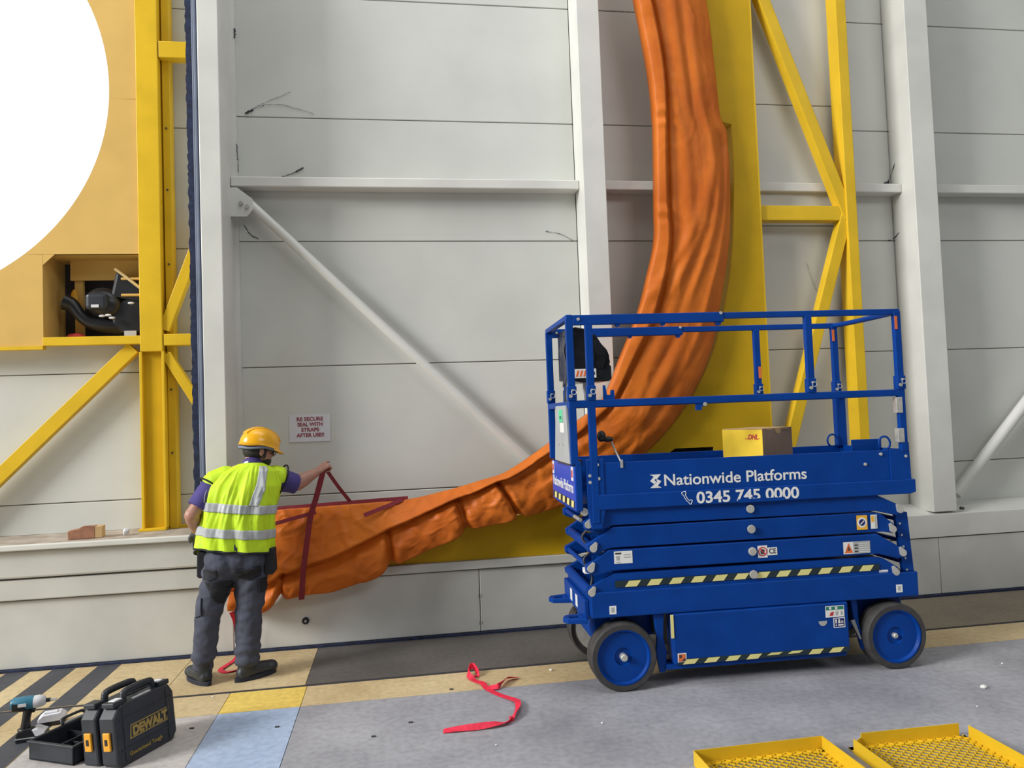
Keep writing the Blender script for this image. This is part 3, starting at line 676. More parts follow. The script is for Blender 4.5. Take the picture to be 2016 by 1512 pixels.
# platform
dk = MB().box(-0.22, 1.93, 0.03, WD-0.03, 1.105, 1.14).build('deck', BLUE, lift)
MB().box(-0.12, 1.925, 0.012, 0.024, 1.185, 1.385).build('toe_board', BLUE, lift, bevel=0.003)
MB().box(-0.12, 1.925, WD-0.024, WD-0.012, 1.15, 1.385).build('toe_board', BLUE, lift, bevel=0.003)
MB().prism([(-0.15, 1.10), (1.93, 1.10), (1.965, 1.11), (1.965, 1.192), (-0.15, 1.192)], 0.0, 0.035).build('side_rail', BLUE, lift, bevel=0.005)
MB().prism([(-0.15, 1.10), (1.93, 1.10), (1.965, 1.11), (1.965, 1.192), (-0.15, 1.192)], WD-0.035, WD).build('side_rail', BLUE, lift, bevel=0.005)
MB().box(1.90, 1.93, 0.02, WD-0.02, 1.14, 1.385).build('toe_board', BLUE, lift, bevel=0.003)
MB().prism([(-0.165, 0.985), (-0.10, 0.985), (-0.075, 1.10), (-0.075, 1.41), (-0.185, 1.41), (-0.185, 1.10)], 0.006, 0.03).build('corner_plate', BLUE, lift, bevel=0.004)
MB().prism([(1.80, 1.19), (1.94, 1.19), (1.935, 1.43), (1.90, 1.43), (1.89, 1.39), (1.80, 1.39)], 0.004, 0.012).build('corner_plate', BLUE, lift, bevel=0.002)
# extension front end: toe board with label, slotted side plate
fe = MB().box(-0.262, -0.25, 0.0, WD, 1.105, 1.37).build('front_board', BLUE_LIT, lift, bevel=0.003)
MB().box(-0.25, -0.215, 0.0, 0.02, 1.10, 1.40).build('corner_plate', BLUE, lift, bevel=0.003)
MB().box(-0.25, -0.215, WD-0.02, WD, 1.10, 1.40).build('corner_plate', BLUE, lift, bevel=0.003)
MB().box(-0.25, -0.18, 0.02, WD-0.02, 1.09, 1.115).build('deck_extension', BLUE, lift)
def post(x, y, z0, z1, sx=0.042, sy=0.035, name='rail_post'): return MB().box(x-sx/2, x+sx/2, y-sy/2, y+sy/2, z0, z1).build(name, BLUE, lift, bevel=0.004)
def rail(x0, x1, y, z0, z1, t=0.032, name='guard_rail'): return MB().box(x0, x1, y-t/2, y+t/2, z0, z1).build(name, BLUE, lift, bevel=0.005)
YN, YF = 0.018, WD-0.018
for y_ in (YN, YF):
    o_ = 0.0
    rail(-0.235, 0.735, y_, 2.235, 2.297, 0.036); rail(0.70, 1.925, y_, 2.255, 2.294, 0.028)
    rail(-0.24, 1.90, y_, 1.728, 1.772, 0.034)
    post(-0.255, y_, 1.38, 2.275, 0.045)
    post(-0.135, y_, 1.02 if y_ == YN else 1.15, 2.26, 0.046)
    post(1.295, y_, 1.76, 2.26, 0.045)
    post(1.905, y_, 1.37, 2.28, 0.045)
    # hinge sleeves and lock pins where the posts fold
    for x in (-0.255, -0.135, 1.295, 1.905):
        MB().box(x-0.028, x+0.028, y_-0.024, y_+0.024, 1.772, 1.86).build('hinge_sleeve', BLUE, lift, bevel=0.004)
        pn = MB().cyl((x, y_-0.04, 1.835), (x, y_+0.035, 1.835), 0.006, 8); pn.cyl((x-0.012, y_-0.026, 1.80), (x-0.012, y_-0.034, 1.80), 0.011, 10)
        pn.tube([(x+0.008+0.015*math.cos(a), y_-0.036, 1.822+0.015*math.sin(a)) for a in [2*PI*k/14 for k in range(15)]], 0.0025, 6)
        pn.build('lock_pin', ZINC, lift)
    for x in (0.05, 0.34): MB().cyl((x, y_-0.012, 2.232), (x, y_+0.012, 2.232), 0.014, 10).build('rail_stop', BLUE, lift)
    MB().cyl((0.715, y_-0.022, 2.29), (0.715, y_+0.022, 2.29), 0.010, 10).build('bolt', ZINC, lift)
    MB().cyl((0.70, y_-0.012, 2.232), (0.70, y_+0.012, 2.232), 0.018, 10).build('rail_stop', BLUE, lift)
    MB().cyl((-0.20, y_-0.025, 2.27), (-0.20, y_+0.025, 2.27), 0.010, 10).build('bolt', ZINC, lift)
# front and rear rails
MB().box(-0.275, -0.235, 0.0, WD, 2.268, 2.30).build('guard_rail', BLUE, lift, bevel=0.005)
MB().box(-0.275, -0.24, 0.0, WD, 1.728, 1.768).build('guard_rail', BLUE, lift, bevel=0.005)
MB().tube(crom([(1.905, YN, 2.275), (1.925, 0.15, 2.275), (1.93, 0.39, 2.275), (1.925, WD-0.15, 2.275), (1.905, YF, 2.275)], 24), 0.018, 12).build('guard_rail', BLUE, lift, smooth=True)
MB().box(1.89, 1.92, 0.02, WD-0.02, 1.73, 1.765).build('guard_rail', BLUE, lift, bevel=0.004)
post(1.90, YF-0.03, 1.38, 1.74, 0.075, 0.05, 'gate_post')
MB().box(1.60, 1.81, 0.10, 0.11, 1.37, 1.455).build('gate_plate', BLUE, lift, bevel=0.01)
for (x, y_) in ((1.83, 0.07), (1.83, WD-0.09)):
    MB().tube([(x+0.04*math.cos(a)-0.02, y_, 1.425+0.045*math.sin(a)) for a in [R(-60+30*k) for k in range(11)]], 0.007, 8).build('lanyard_ring', BLUE, lift, smooth=True)
for (z0_, z1_) in ((1.62, 1.72), (1.43, 1.52)):
    MB().box(1.862, 1.905, -0.003, 0.036, z0_, z1_).build('reflective_sleeve', ZINC, lift, bevel=0.003)
for (x, y_, z_) in ((1.885, -0.001, 2.16), (1.885, WD-0.038, 2.16), (1.297, WD-0.038, 1.90)):
    MB().box(x-0.004, x+0.016, y_-0.001, y_, z_, z_+0.085).build('sticker', ORP, lift)
# brackets on the mid rail
MB().prism([(-0.06, 1.772), (-0.06, 1.86), (-0.045, 1.86), (-0.035, 1.80), (-0.015, 1.80), (-0.012, 1.83), (0.01, 1.83), (0.012, 1.772)], 0.008, 0.014).build('rail_bracket', BLUE, lift)
bk = MB().prism([(0.53, 1.73), (0.53, 1.685), (0.565, 1.685), (0.565, 1.705), (0.60, 1.715), (0.60, 1.73)], 0.01, 0.03).build('rail_bracket', BLUE, lift)
MB().cyl((0.585, 0.012, 1.722), (0.585, 0.0, 1.722), 0.012, 12).build('bolt', ZINC, lift)
for (x, zz) in ((-0.115, 1.375), (-0.11, 1.29), (-0.165, 1.31), (-0.165, 1.27), (1.74, 1.36), (1.63, 1.30), (1.91, 1.34), (1.905, 1.42)):
    MB().cyl((x, 0.013, zz), (x, 0.001, zz), 0.010, 12).build('bolt', ZINC, lift, bevel=0.002)
# grey document box on the front rail
MB().prism([(0.09, 1.745), (0.43, 1.745), (0.52, 1.385), (0.02, 1.385)], -0.285, -0.268, 'x').build('document_panel', GREYPL, lift, bevel=0.003)
MB().box(-0.262, -0.18, 0.14, 0.56, 1.36, 1.40).build('document_tray', DARKP, lift)
stk = MB(); stk.use(LGRN).box(-0.287, -0.2855, 0.19, 0.31, 1.64, 1.72); stk.use(WHITE).box(-0.287, -0.2855, 0.15, 0.28, 1.575, 1.635); stk.use(GRNP).box(-0.2885, -0.287, 0.22, 0.28, 1.66, 1.68); stk.build('sticker', None, lift)
for yy in (0.20, 0.34): MB().cyl((-0.285, yy, 1.50), (-0.29, yy, 1.50), 0.010, 10).build('bolt', ZINC, lift)
# control box wrapped in black plastic
cb = MB(); prof = [(-0.21, 2.25), (-0.14, 2.265), (-0.06, 2.25), (0.065, 2.11), (0.08, 2.07), (0.08, 2.005), (0.09, 2.0), (0.09, 1.915), (0.075, 1.90), (-0.12, 1.895), (-0.21, 1.92)]
cb.prism(prof, 0.36, 0.66); ctrl = cb.build('control_box', BAG, lift, bevel=0.02, seg=3)
fl_ = MB(); ribbon(fl_, [(-0.20, 0.40, 2.24), (-0.225, 0.42, 2.12), (-0.20, 0.45, 2.0), (-0.21, 0.42, 1.9)], (0, 1, 0.1), 0.16, 0.006); fl_.build('bag_flap', BAG, ctrl)
fl_ = MB(); ribbon(fl_, [(-0.04, 0.355, 2.20), (0.02, 0.345, 2.08), (0.0, 0.35, 1.99)], (1, 0, 0.4), 0.06, 0.004); fl_.build('bag_flap', BAG, ctrl)
lb = MB(); lb.use(WHITE).box(-0.16, -0.015, 0.355, 0.3595, 1.925, 1.985)
lb.use(ORP)
for k in range(3): lb.prism([(-0.155+k*0.025, 1.935), (-0.142+k*0.025, 1.935), (-0.130+k*0.025, 1.975), (-0.143+k*0.025, 1.975)], 0.353, 0.355)
lb.use(DARKP).box(-0.07, -0.05, 0.353, 0.355, 1.945, 1.965).box(-0.045, -0.025, 0.353, 0.355, 1.945, 1.965)
lb.build('label', None, ctrl)
MB().tube([(0.085+0.028*math.cos(a), 0.5, 2.04+0.026*math.sin(a)) for a in [R(-90+15*k) for k in range(13)]], 0.006, 8).build('handle', DARKP, ctrl, smooth=True)
ch = MB()
for k in range(9):
    zz = 1.905-k*0.022; ch.tube([(-0.03+0.003*k*(-1)**k*0.2+0.007*math.cos(a)*(k % 2), 0.5+0.007*math.cos(a)*((k+1) % 2), zz+0.015*math.sin(a)) for a in [2*PI*q/10 for q in range(11)]], 0.003, 5)
ch.build('chain', ZINC, ctrl)
MB().box(-0.085, -0.05, 0.44, 0.47, 1.78, 1.91).build('tag_sleeve', PAPER, ctrl)
MB().tube(crom([(-0.19, 0.38, 1.95), (-0.21, 0.37, 1.80), (-0.20, 0.36, 1.72)], 12), 0.022, 10).build('cable_boot', BLACKP, ctrl, smooth=True)
# hand controls clipped to the near post and hanging cable
MB().sphere((-0.06, 0.10, 1.545), 0.028, 0.02, 0.035).build('clip', BLACKP, lift, smooth=True)
MB().sphere((-0.02, 0.10, 1.525), 0.035, 0.02, 0.018).build('clip', BLACKP, lift, smooth=True)
MB().tube(crom([(0.0, 0.09, 1.51), (0.015, 0.07, 1.46), (0.035, 0.04, 1.40), (0.05, 0.02, 1.36)], 16), 0.006, 8).build('wire_lanyard', GREY, lift, smooth=True)
MB().box(0.03, 0.045, 0.005, 0.011, 1.35, 1.40).build('snap_hook', ZINC, lift)

# ---- print on the lift
def T4(x, y, z): return Matrix.Translation((x, y, z)) @ FRONT
text_mesh('lettering', 'Nationwide Platforms', 0.098, WHITE, lift, T4(0.303, 0.0105, 1.228), width=0.93, bold=0.0012)
text_mesh('lettering', '0345 745 0000', 0.098, WHITE, lift, T4(0.500, -0.0012, 1.112), width=0.670, bold=0.0022)
lg = MB()
A_ = [(0, 1), (0.72, 1), (1, 1), (0.48, 0.52), (0.55, 0.44), (0.30, 0.40), (0.02, 0.52), (0.40, 0.84), (0.18, 0.90)]
up_ = [(0.02, 1.0), (0.98, 1.0), (0.50, 0.50), (0.57, 0.44), (0.52, 0.40), (0.36, 0.52), (0.40, 0.56), (0.30, 0.64), (0.0, 0.50)]
z_hi = [(0.0, 1.0), (0.96, 1.0), (0.66, 0.72), (0.36, 0.42), (0.0, 0.46), (0.42, 0.86)]
z_lo = [(1.0, 0.0), (0.04, 0.0), (0.34, 0.28), (0.64, 0.58), (1.0, 0.54), (0.58, 0.14)]
def place(poly_, x0, z0, w_, h_): return [(x0+p[0]*w_, z0+p[1]*h_) for p in poly_]
z_hi = [(0.0, 1.0), (0.98, 1.0), (0.58, 0.62), (0.50, 0.68), (0.40, 0.58), (0.56, 0.44), (0.36, 0.28), (0.02, 0.52), (0.36, 0.84)]
z_lo = [(1.0, 0.0), (0.02, 0.0), (0.34, 0.24), (0.52, 0.36), (0.64, 0.50), (0.56, 0.56), (0.66, 0.64), (1.0, 0.48), (0.68, 0.16)]
lg.prism(place(z_hi, 0.212, 1.217, 0.072, 0.082), 0.0098, 0.0115); lg.prism(place(z_lo, 0.212, 1.217, 0.072, 0.082), 0.0098, 0.0115)
lg.build('logo', WHITE, lift)
ph = MB(); hs = crom([(0.418, 0, 1.185), (0.428, 0, 1.155), (0.445, 0, 1.130), (0.468, 0, 1.118)], 14)
outl = []
for sgn in (1, -1):
    seq = list(range(14)) if sgn > 0 else list(range(13, -1, -1))
    for i in seq:
        a = (hs[min(i+1, 13)]-hs[max(i-1, 0)]).normalized(); nrm_ = Vector((-a.z, 0, a.x)); wd_ = 0.013 if (i < 3 or i > 10) else 0.006
        outl.append((hs[i]+nrm_*wd_*sgn)+Vector((0, -0.001, 0)))
outl.append(outl[0]); ph.tube(outl, 0.0022, 6); ph.build('phone_icon', WHITE, lift)
MB().box(0.765, 1.075, -0.0024, -0.0014, 1.1005, 1.122).build('scuffed_paint', BLUE, lift)
Mfront = Matrix.Translation((-0.2632, WD-0.035, 1.205)) @ Matrix.Rotation(-PI/2, 4, 'Z') @ FRONT
text_mesh('lettering', 'Nationwide Platforms', 0.095, WHITE, lift, Mfront, width=0.70, bold=0.001)
for yy in (0.70, 0.035):
    q = MB(); q.use(WHITE).box(-0.2635, -0.262, yy, yy+0.06, 1.28, 1.365); q.use(REDP).box(-0.265, -0.2635, yy+0.012, yy+0.045, 1.30, 1.345); q.build('sticker', None, lift)
q = MB(); q.use(TAPEK).box(-0.2635, -0.262, 0.02, WD-0.02, 1.115, 1.16)
q.use(CREAM)
for k in range(5): q.prism([(0.05+k*0.145, 1.117), (0.12+k*0.145, 1.117), (0.105+k*0.145, 1.158), (0.035+k*0.145, 1.158)], -0.265, -0.2635, 'x')
q.build('hazard_tape', None, lift)
def hazard(x0, x1, z0, h, n, y, first, w_, worn=()):
    q = MB(); q.use(TAPEK).box(x0, x1, y-0.001, y, z0, z0+h); q.use(CREAM); pitch = (x1-first)/n
    for k in range(n):
        xa = first+k*pitch; hh = h*0.9
        z0k = z0 if k not in worn else z0+h*0.45
        q.prism([(xa, z0k), (xa+w_, z0k), (xa+w_+0.028, z0+hh), (xa+0.028, z0+hh)], y-0.002, y-0.001)
    q.build('hazard_tape', None, lift)
hazard(-0.03, 1.70, 0.622, 0.040, 12, 0.029, 0.03, 0.075)
hazard(0.34, 1.45, 0.137, 0.032, 8, 0.004, 0.365, 0.075, (4, 5))
# stickers
def stick(x0, x1, z0, z1, y=0.029, base=WHITE): q = MB(); q.use(base).box(x0, x1, y-0.001, y, z0, z1); return q
q = stick(-0.03, 0.085, 0.765, 0.84); q.use(DARKP).box(-0.022, 0.015, 0.027, 0.028, 0.822, 0.832)
q.use(GREYP).prism([(-0.015, 0.785), (0.003, 0.785), (0.006, 0.812), (-0.018, 0.812)], 0.027, 0.028).box(-0.018, 0.01, 0.027, 0.028, 0.770, 0.775).box(0.03, 0.075, 0.027, 0.028, 0.800, 0.805).box(0.03, 0.075, 0.027, 0.028, 0.815, 0.820); q.build('sticker', None, lift)
q = stick(0.892, 0.955, 0.747, 0.822)
q.use(REDP).prism([(0.9235+0.029*math.cos(2*PI*k/28), 0.785+0.029*math.sin(2*PI*k/28)) for k in range(28)], 0.027, 0.028, holes=[[(0.9235+0.023*math.cos(2*PI*k/28), 0.785+0.023*math.sin(2*PI*k/28)) for k in range(28)]])
q.use(DARKP).prism([(0.912, 0.768), (0.932, 0.768), (0.938, 0.795), (0.920, 0.802), (0.909, 0.79)], 0.0272, 0.028)
q.use(REDP).prism([(0.902, 0.804), (0.906, 0.808), (0.945, 0.766), (0.941, 0.762)], 0.0265, 0.028); q.build('sticker', None, lift)
q = stick(0.958, 1.020, 0.759, 0.807); q.build('sticker', None, lift)
text_mesh('lettering', 'CE', 0.044, DARKP, lift, T4(0.966, 0.0275, 0.770), width=0.046, bold=0.0008)
q = stick(1.462, 1.645, 0.735, 0.812, base=GREYP); q.use(WHITE).box(1.464, 1.53, 0.0275, 0.028, 0.737, 0.810)
q.use(ORP).prism([(1.470, 0.742), (1.526, 0.742), (1.498, 0.806)], 0.0268, 0.0275); q.use(DARKP).prism([(1.488, 0.758), (1.508, 0.758), (1.498, 0.784)], 0.0262, 0.0268)
for k in range(3): q.box(1.538, 1.560, 0.0268, 0.0275, 0.745+k*0.02, 0.753+k*0.02)
q.use(WHITE)
for k in range(5): q.box(1.57, 1.64, 0.0268, 0.0275, 0.744+k*0.013, 0.748+k*0.013)
q.build('sticker', None, lift)
q = stick(1.562, 1.635, 0.884, 0.975, base=AMBER)
q.use(WHITE).prism([(1.598+0.032*math.cos(2*PI*k/28), 0.930+0.032*math.sin(2*PI*k/28)) for k in range(28)], 0.027, 0.028)
q.use(NAVY).prism([(1.598+0.021*math.cos(2*PI*k/24), 0.930+0.021*math.sin(2*PI*k/24)) for k in range(24)], 0.0262, 0.027)
q.use(WHITE).prism([(1.584, 0.920), (1.588, 0.916), (1.613, 0.938), (1.610, 0.943)], 0.0255, 0.0262); q.build('sticker', None, lift)
q = stick(1.658, 1.702, 0.886, 0.975); q.use(AMBER).box(1.662, 1.680, 0.0272, 0.028, 0.93, 0.968); q.use(GREYP).box(1.686, 1.697, 0.0272, 0.028, 0.892, 0.968); q.build('sticker', None, lift)
for (x, zz) in ((-0.075, 0.465), (1.80, 0.475)):
    q = stick(x, x+0.043, zz, zz+0.05, y=0.0195); q.use(GREYP).box(x+0.012, x+0.03, 0.0178, 0.0185, zz+0.012, zz+0.04); q.build('sticker', None, lift)
q = stick(0.335, 0.390, 0.150, 0.205, y=0.004); q.use(ORP).box(0.341, 0.384, 0.0025, 0.003, 0.156, 0.199); q.use(DARKP).box(0.345, 0.36, 0.002, 0.0025, 0.175, 0.195).prism([(0.36, 0.158), (0.382, 0.158), (0.382, 0.178), (0.37, 0.17)], 0.002, 0.0025); q.build('sticker', None, lift)
q = stick(1.305, 1.430, 0.355, 0.425, y=0.004); q.use(GRNP).box(1.309, 1.426, 0.0025, 0.003, 0.400, 0.421); q.use(WHITE).box(1.33, 1.345, 0.002, 0.0025, 0.403, 0.418).box(1.37, 1.385, 0.002, 0.0025, 0.403, 0.418); q.use(REDP).prism([(1.33, 0.365), (1.355, 0.365), (1.36, 0.39), (1.34, 0.385)], 0.002, 0.003); q.use(GREYP).prism([(1.372, 0.365), (1.385, 0.365), (1.39, 0.39), (1.37, 0.39)], 0.002, 0.003).box(1.405, 1.418, 0.002, 0.003, 0.365, 0.39); q.build('sticker', None, lift)
q = stick(1.355, 1.432, 0.288, 0.350, y=0.004); q.use(NAVY).box(1.360, 1.427, 0.0025, 0.003, 0.293, 0.345); q.use(WHITE).prism([(1.368, 0.315), (1.375, 0.315), (1.378, 0.340), (1.366, 0.340)], 0.002, 0.0025).box(1.368, 1.375, 0.002, 0.0025, 0.30, 0.308).prism([(1.385, 0.315), (1.40, 0.315), (1.396, 0.342), (1.389, 0.342)], 0.002, 0.0025).box(1.385, 1.42, 0.002, 0.0025, 0.30, 0.308); q.use(GREYP).box(1.404, 1.42, 0.002, 0.0025, 0.315, 0.33); q.build('sticker', None, lift)
q = MB(); q.use(GREYP).prism([(1.285+0.028*math.cos(R(180+10*k)), 0.335+0.03*math.sin(R(180+10*k))) for k in range(19)], 0.003, 0.004); q.build('worn_patch', None, lift)

# ---- carton on the deck
bx = empty('carton_box', (0, 0, 0)); ang = LA+R(33)
bx.location = lift.matrix_basis @ Vector((1.005, 0.12, 1.142)); bx.rotation_euler = (0, 0, ang)
tag(bx, 'yellow and brown shipping carton standing on the lift platform', 'box')
BW, BD, BH = 0.36, 0.30, 0.405
cb = MB(); cb.use(CARD).box(0, BW, 0, BD, 0, BH); o_ = cb.build('carton_body', None, bx, bevel=0.003)
for p in o_.data.polygons:
    pass
ce = MB().box(-0.003, -0.0005, 0.0, BD, 0.0, BH-0.002).build('yellow_side', CYEL, bx)
MB().box(0.0, BW, 0.0, BD, BH, BH+0.003).build('lid', CARDL, bx)
tb = MB()
for (x0, x1) in ((0.06, 0.12), (0.24, 0.30)): tb.box(x0, x1, -0.004, 0.0, BH-0.008, BH+0.004)
tb.prism([(0.15, BH+0.003), (0.15, BH-0.02), (0.165, BH-0.034), (0.20, BH-0.034), (0.215, BH-0.02), (0.215, BH+0.003)], -0.004, -0.0005)
tb.build('lid_tab', CARDL, bx)
Mb = Matrix.Translation((-0.0042, 0.105, BH-0.065)) @ Matrix.Rotation(-PI/2, 4, 'Z') @ FRONT
text_mesh('lettering', 'DHL', 0.044, REDP, bx, Mb, width=0.075, bold=0.0015, shear=0.3)
q = MB(); q.use(REDP).box(-0.0045, -0.0035, 0.106, 0.128, BH-0.063, BH-0.060).box(-0.0045, -0.0035, 0.018, 0.036, BH-0.063, BH-0.060); q.build('logo_line', None, bx)
MB().box(-0.0045, -0.003, 0.245, 0.285, 0.10, 0.22).build('shipping_label', WHITE, bx)

# ================================================================== WORKER
man = empty('person', (-1.10, 5.30, 0))
tag(man, 'worker in yellow hard hat, hi-vis vest and dark trousers pulling a strap at the wall', 'person')
MO = Vector((-1.10, 5.30, 0))
def M(p): return Vector(p)-MO
def ML(ps): return [M(p) for p in ps]
# -- body: one continuous mesh (head, neck, torso, arms, hands, legs)
b = MB()
HC = Vector((-0.965, 5.465, 1.525))                       # head centre
FD = Vector((0.86, 0.48, -0.17)).normalized()             # facing
FRt = FD.cross(Vector((0, 0, 1))).normalized()            # his right (towards the camera side)
FU = FRt.cross(FD).normalized()
RH = Matrix((FD, -FRt, FU)).transposed()                  # head basis: x forward, y left, z up
def H(x, y, z): return HC + FD*x - FRt*y + FU*z - MO
b.sphere(HC-MO+FU*0.03-FD*0.005, 0.098, 0.077, 0.105, 24, 16, rot=RH)     # skull
b.sphere(H(0.030, 0, -0.045), 0.062, 0.058, 0.078, 20, 14, rot=RH)      # face and jaw
b.sphere(H(0.060, 0, -0.092), 0.028, 0.030, 0.026, 14, 10, rot=RH)      # chin
capsule(b, [H(0.078, 0, 0.000), H(0.100, 0, -0.030)], [0.010, 0.014], 10)      # nose
b.sphere(H(0.078, 0, 0.012), 0.020, 0.050, 0.012, 14, 8, rot=RH)        # brow
b.sphere(H(0.075, 0, -0.066), 0.020, 0.026, 0.010, 12, 8, rot=RH)       # lips
for sy in (-1, 1):
    b.sphere(H(-0.008, sy*0.078, -0.018), 0.018, 0.010, 0.032, 12, 8, rot=RH)   # ears
    b.sphere(H(0.055, sy*0.036, -0.035), 0.024, 0.022, 0.022, 12, 8, rot=RH)    # cheeks
capsule(b, [H(-0.035, 0, -0.07), M((-1.005, 5.425, 1.40))], [0.056, 0.064])    # neck
SHL, SHR = Vector((-1.235, 5.37, 1.325)), Vector((-0.865, 5.47, 1.318))
capsule(b, ML([(-1.10, 5.35, 0.84), (-1.10, 5.36, 1.0), (-1.075, 5.385, 1.18), (-1.05, 5.41, 1.30)]), [0.135, 0.135, 0.15, 0.13], 18)
capsule(b, ML([SHL, (-1.05, 5.42, 1.36), SHR]), [0.062, 0.085, 0.062])
# right arm: reaching to the wall, elbow bent
ELR, WRR = Vector((-0.735, 5.545, 1.262)), Vector((-0.595, 5.60, 1.338))
capsule(b, ML([SHR, (SHR+ELR)/2, ELR]), [0.060, 0.054, 0.045])
capsule(b, ML([ELR, ELR.lerp(WRR, 0.35), WRR]), [0.054, 0.052, 0.032])
# right hand closed on the strap: palm, four curled fingers, thumb
hd = (Vector((-0.525, 5.625, 1.385))-WRR).normalized()
PC = WRR+hd*0.055
hn = Vector((-0.25, 0.35, -0.9)).normalized(); hn = (hn-hd*hn.dot(hd)).normalized()   # palm normal (down)
hs_ = hd.cross(hn).normalized()                                                        # across the knuckles
for k in range(4):
    oo = hs_*(-0.026+0.0175*k)
    capsule(b, ML([WRR+hd*0.01+oo*0.6, WRR+hd*0.085+oo]), [0.017, 0.0135], 10)
    kn = WRR+hd*(0.095-0.004*abs(k-1))+oo-hn*0.004
    ln = (0.040, 0.044, 0.041, 0.033)[k]
    if k == 3:      # index finger stretched forward
        p1 = kn+hd*0.020+hn*0.004; p2 = p1+hd*0.014+hn*0.014
        capsule(b, ML([kn, p1, p2]), [0.0095, 0.0088, 0.0075], 10)
    else:
        p1 = kn+hn*ln*0.9+hd*0.012; p2 = p1-hd*0.026+hn*0.012; p3 = p2-hd*0.016-hn*0.012
        capsule(b, ML([kn, p1, p2, p3]), [0.0098, 0.0090, 0.0085, 0.0075], 10)
th = WRR+hd*0.028+hs_*0.026+hn*0.008
capsule(b, ML([th, th+hd*0.030+hn*0.024+hs_*0.006, th+hd*0.052+hn*0.034-hs_*0.008]), [0.013, 0.0105, 0.0085], 10)
# left arm hanging, forearm forward
ELL, WRL = Vector((-1.372, 5.27, 1.115)), Vector((-1.385, 5.43, 0.985))
capsule(b, ML([SHL, (SHL+ELL)/2, ELL]), [0.060, 0.054, 0.045])
capsule(b, ML([ELL, ELL.lerp(WRL, 0.35), WRL]), [0.050, 0.049, 0.032])
gd = Vector((-0.08, 0.55, -0.62)).normalized(); gx = Vector((1, 0.1, 0)).normalized(); gx = (gx-gd*gx.dot(gd)).normalized(); gnn = gd.cross(gx)
def left_hand(mb_, grow):
    for k in range(4):
        oo = gx*(-0.026+0.0175*k)
        capsule(mb_, ML([WRL+gd*0.01+oo*0.6, WRL+gd*0.085+oo]), [0.017+grow, 0.0135+grow], 10)
        kn = WRL+gd*0.09+oo; ln = (0.034, 0.041, 0.044, 0.040)[k]
        p1 = kn+gd*ln+gnn*0.008; p2 = p1+gd*0.020+gnn*0.014
        capsule(mb_, ML([kn, p1, p2]), [0.0092+grow, 0.0086+grow, 0.0075+grow], 10)
    t0 = WRL+gd*0.03-gx*0.026; capsule(mb_, ML([t0, t0+gd*0.03-gx*0.022+gnn*0.01, t0+gd*0.055-gx*0.022+gnn*0.02]), [0.012+grow, 0.010+grow, 0.0085+grow], 10)
left_hand(b, 0)
# legs
HPL, KNL, ANL = Vector((-1.185, 5.33, 0.82)), Vector((-1.285, 5.285, 0.455)), Vector((-1.325, 5.285, 0.09))
HPR, KNR, ANR = Vector((-1.005, 5.36, 0.82)), Vector((-1.035, 5.335, 0.44)), Vector((-1.045, 5.29, 0.09))
for (h_, k_, a_) in ((HPL, KNL, ANL), (HPR, KNR, ANR)): capsule(b, ML([h_, (h_+k_)/2, k_, (k_*0.65+a_*0.35), a_]), [0.085, 0.072, 0.052, 0.052, 0.036])
body = remeshed(b, 'body', SKIN, man, 0.0042, 4); body['label'] = 'bare skin of head, forearms and hand'
# -- trousers
t = MB()
capsule(t, ML([(-1.10, 5.345, 0.80), (-1.105, 5.345, 0.92)]), [0.165, 0.155], 20)
t.sphere(M((-1.185, 5.30, 0.80)), 0.125, 0.125, 0.12); t.sphere(M((-1.02, 5.32, 0.80)), 0.125, 0.125, 0.12)
for (h_, k_, a_, w1) in ((HPL, KNL, ANL, 0.0), (HPR, KNR, ANR, 0.006)):
    m1 = h_.lerp(k_, 0.45)
    capsule(t, ML([h_, m1, k_, k_.lerp(a_, 0.5), a_+Vector((0, 0, 0.05))]), [0.122, 0.105+w1, 0.083+w1, 0.077+w1, 0.073+w1], 18)
def tdisp(c):
    z_ = c.z; d_ = 0.006*noise.noise(Vector((c.x*9, c.y*9, z_*13)))+0.005*noise.noise(Vector((c.x*20, c.y*20, z_*28)))
    d_ += 0.009*math.sin(z_*75+4*noise.noise(Vector((c.x*6, c.y*6, z_*4))))*sst(0.30, 0.10, z_)          # stacked folds above the boots
    d_ += 0.005*math.sin(z_*48+c.x*22)*gau(z_, 0.47, 0.09)
    d_ += 0.006*math.sin((z_-abs(c.x+0.0)*0.8)*60)*gau(z_, 0.68, 0.08)
    return d_
tro = remeshed(t, 'trousers', TROUS, man, 0.008, 5, tdisp)
def patch(name, pts, m, thick=0.008):
    """cloth patch: polygon grid projected on the back of the trousers"""
    mb_ = MB(); xs_ = [p[0] for p in pts]; zs_ = [p[1] for p in pts]
    return mb_
from mathutils.bvhtree import BVHTree
bvh = BVHTree.FromPolygons([v.co.copy() for v in tro.data.vertices], [tuple(p.vertices) for p in tro.data.polygons])
def inside(pt, poly_):
    c = False; n = len(poly_)
    for i in range(n):
        (x1, z1), (x2, z2) = poly_[i], poly_[(i+1) % n]
        if (z1 > pt[1]) != (z2 > pt[1]) and pt[0] < (x2-x1)*(pt[1]-z1)/(z2-z1)+x1: c = not c
    return c
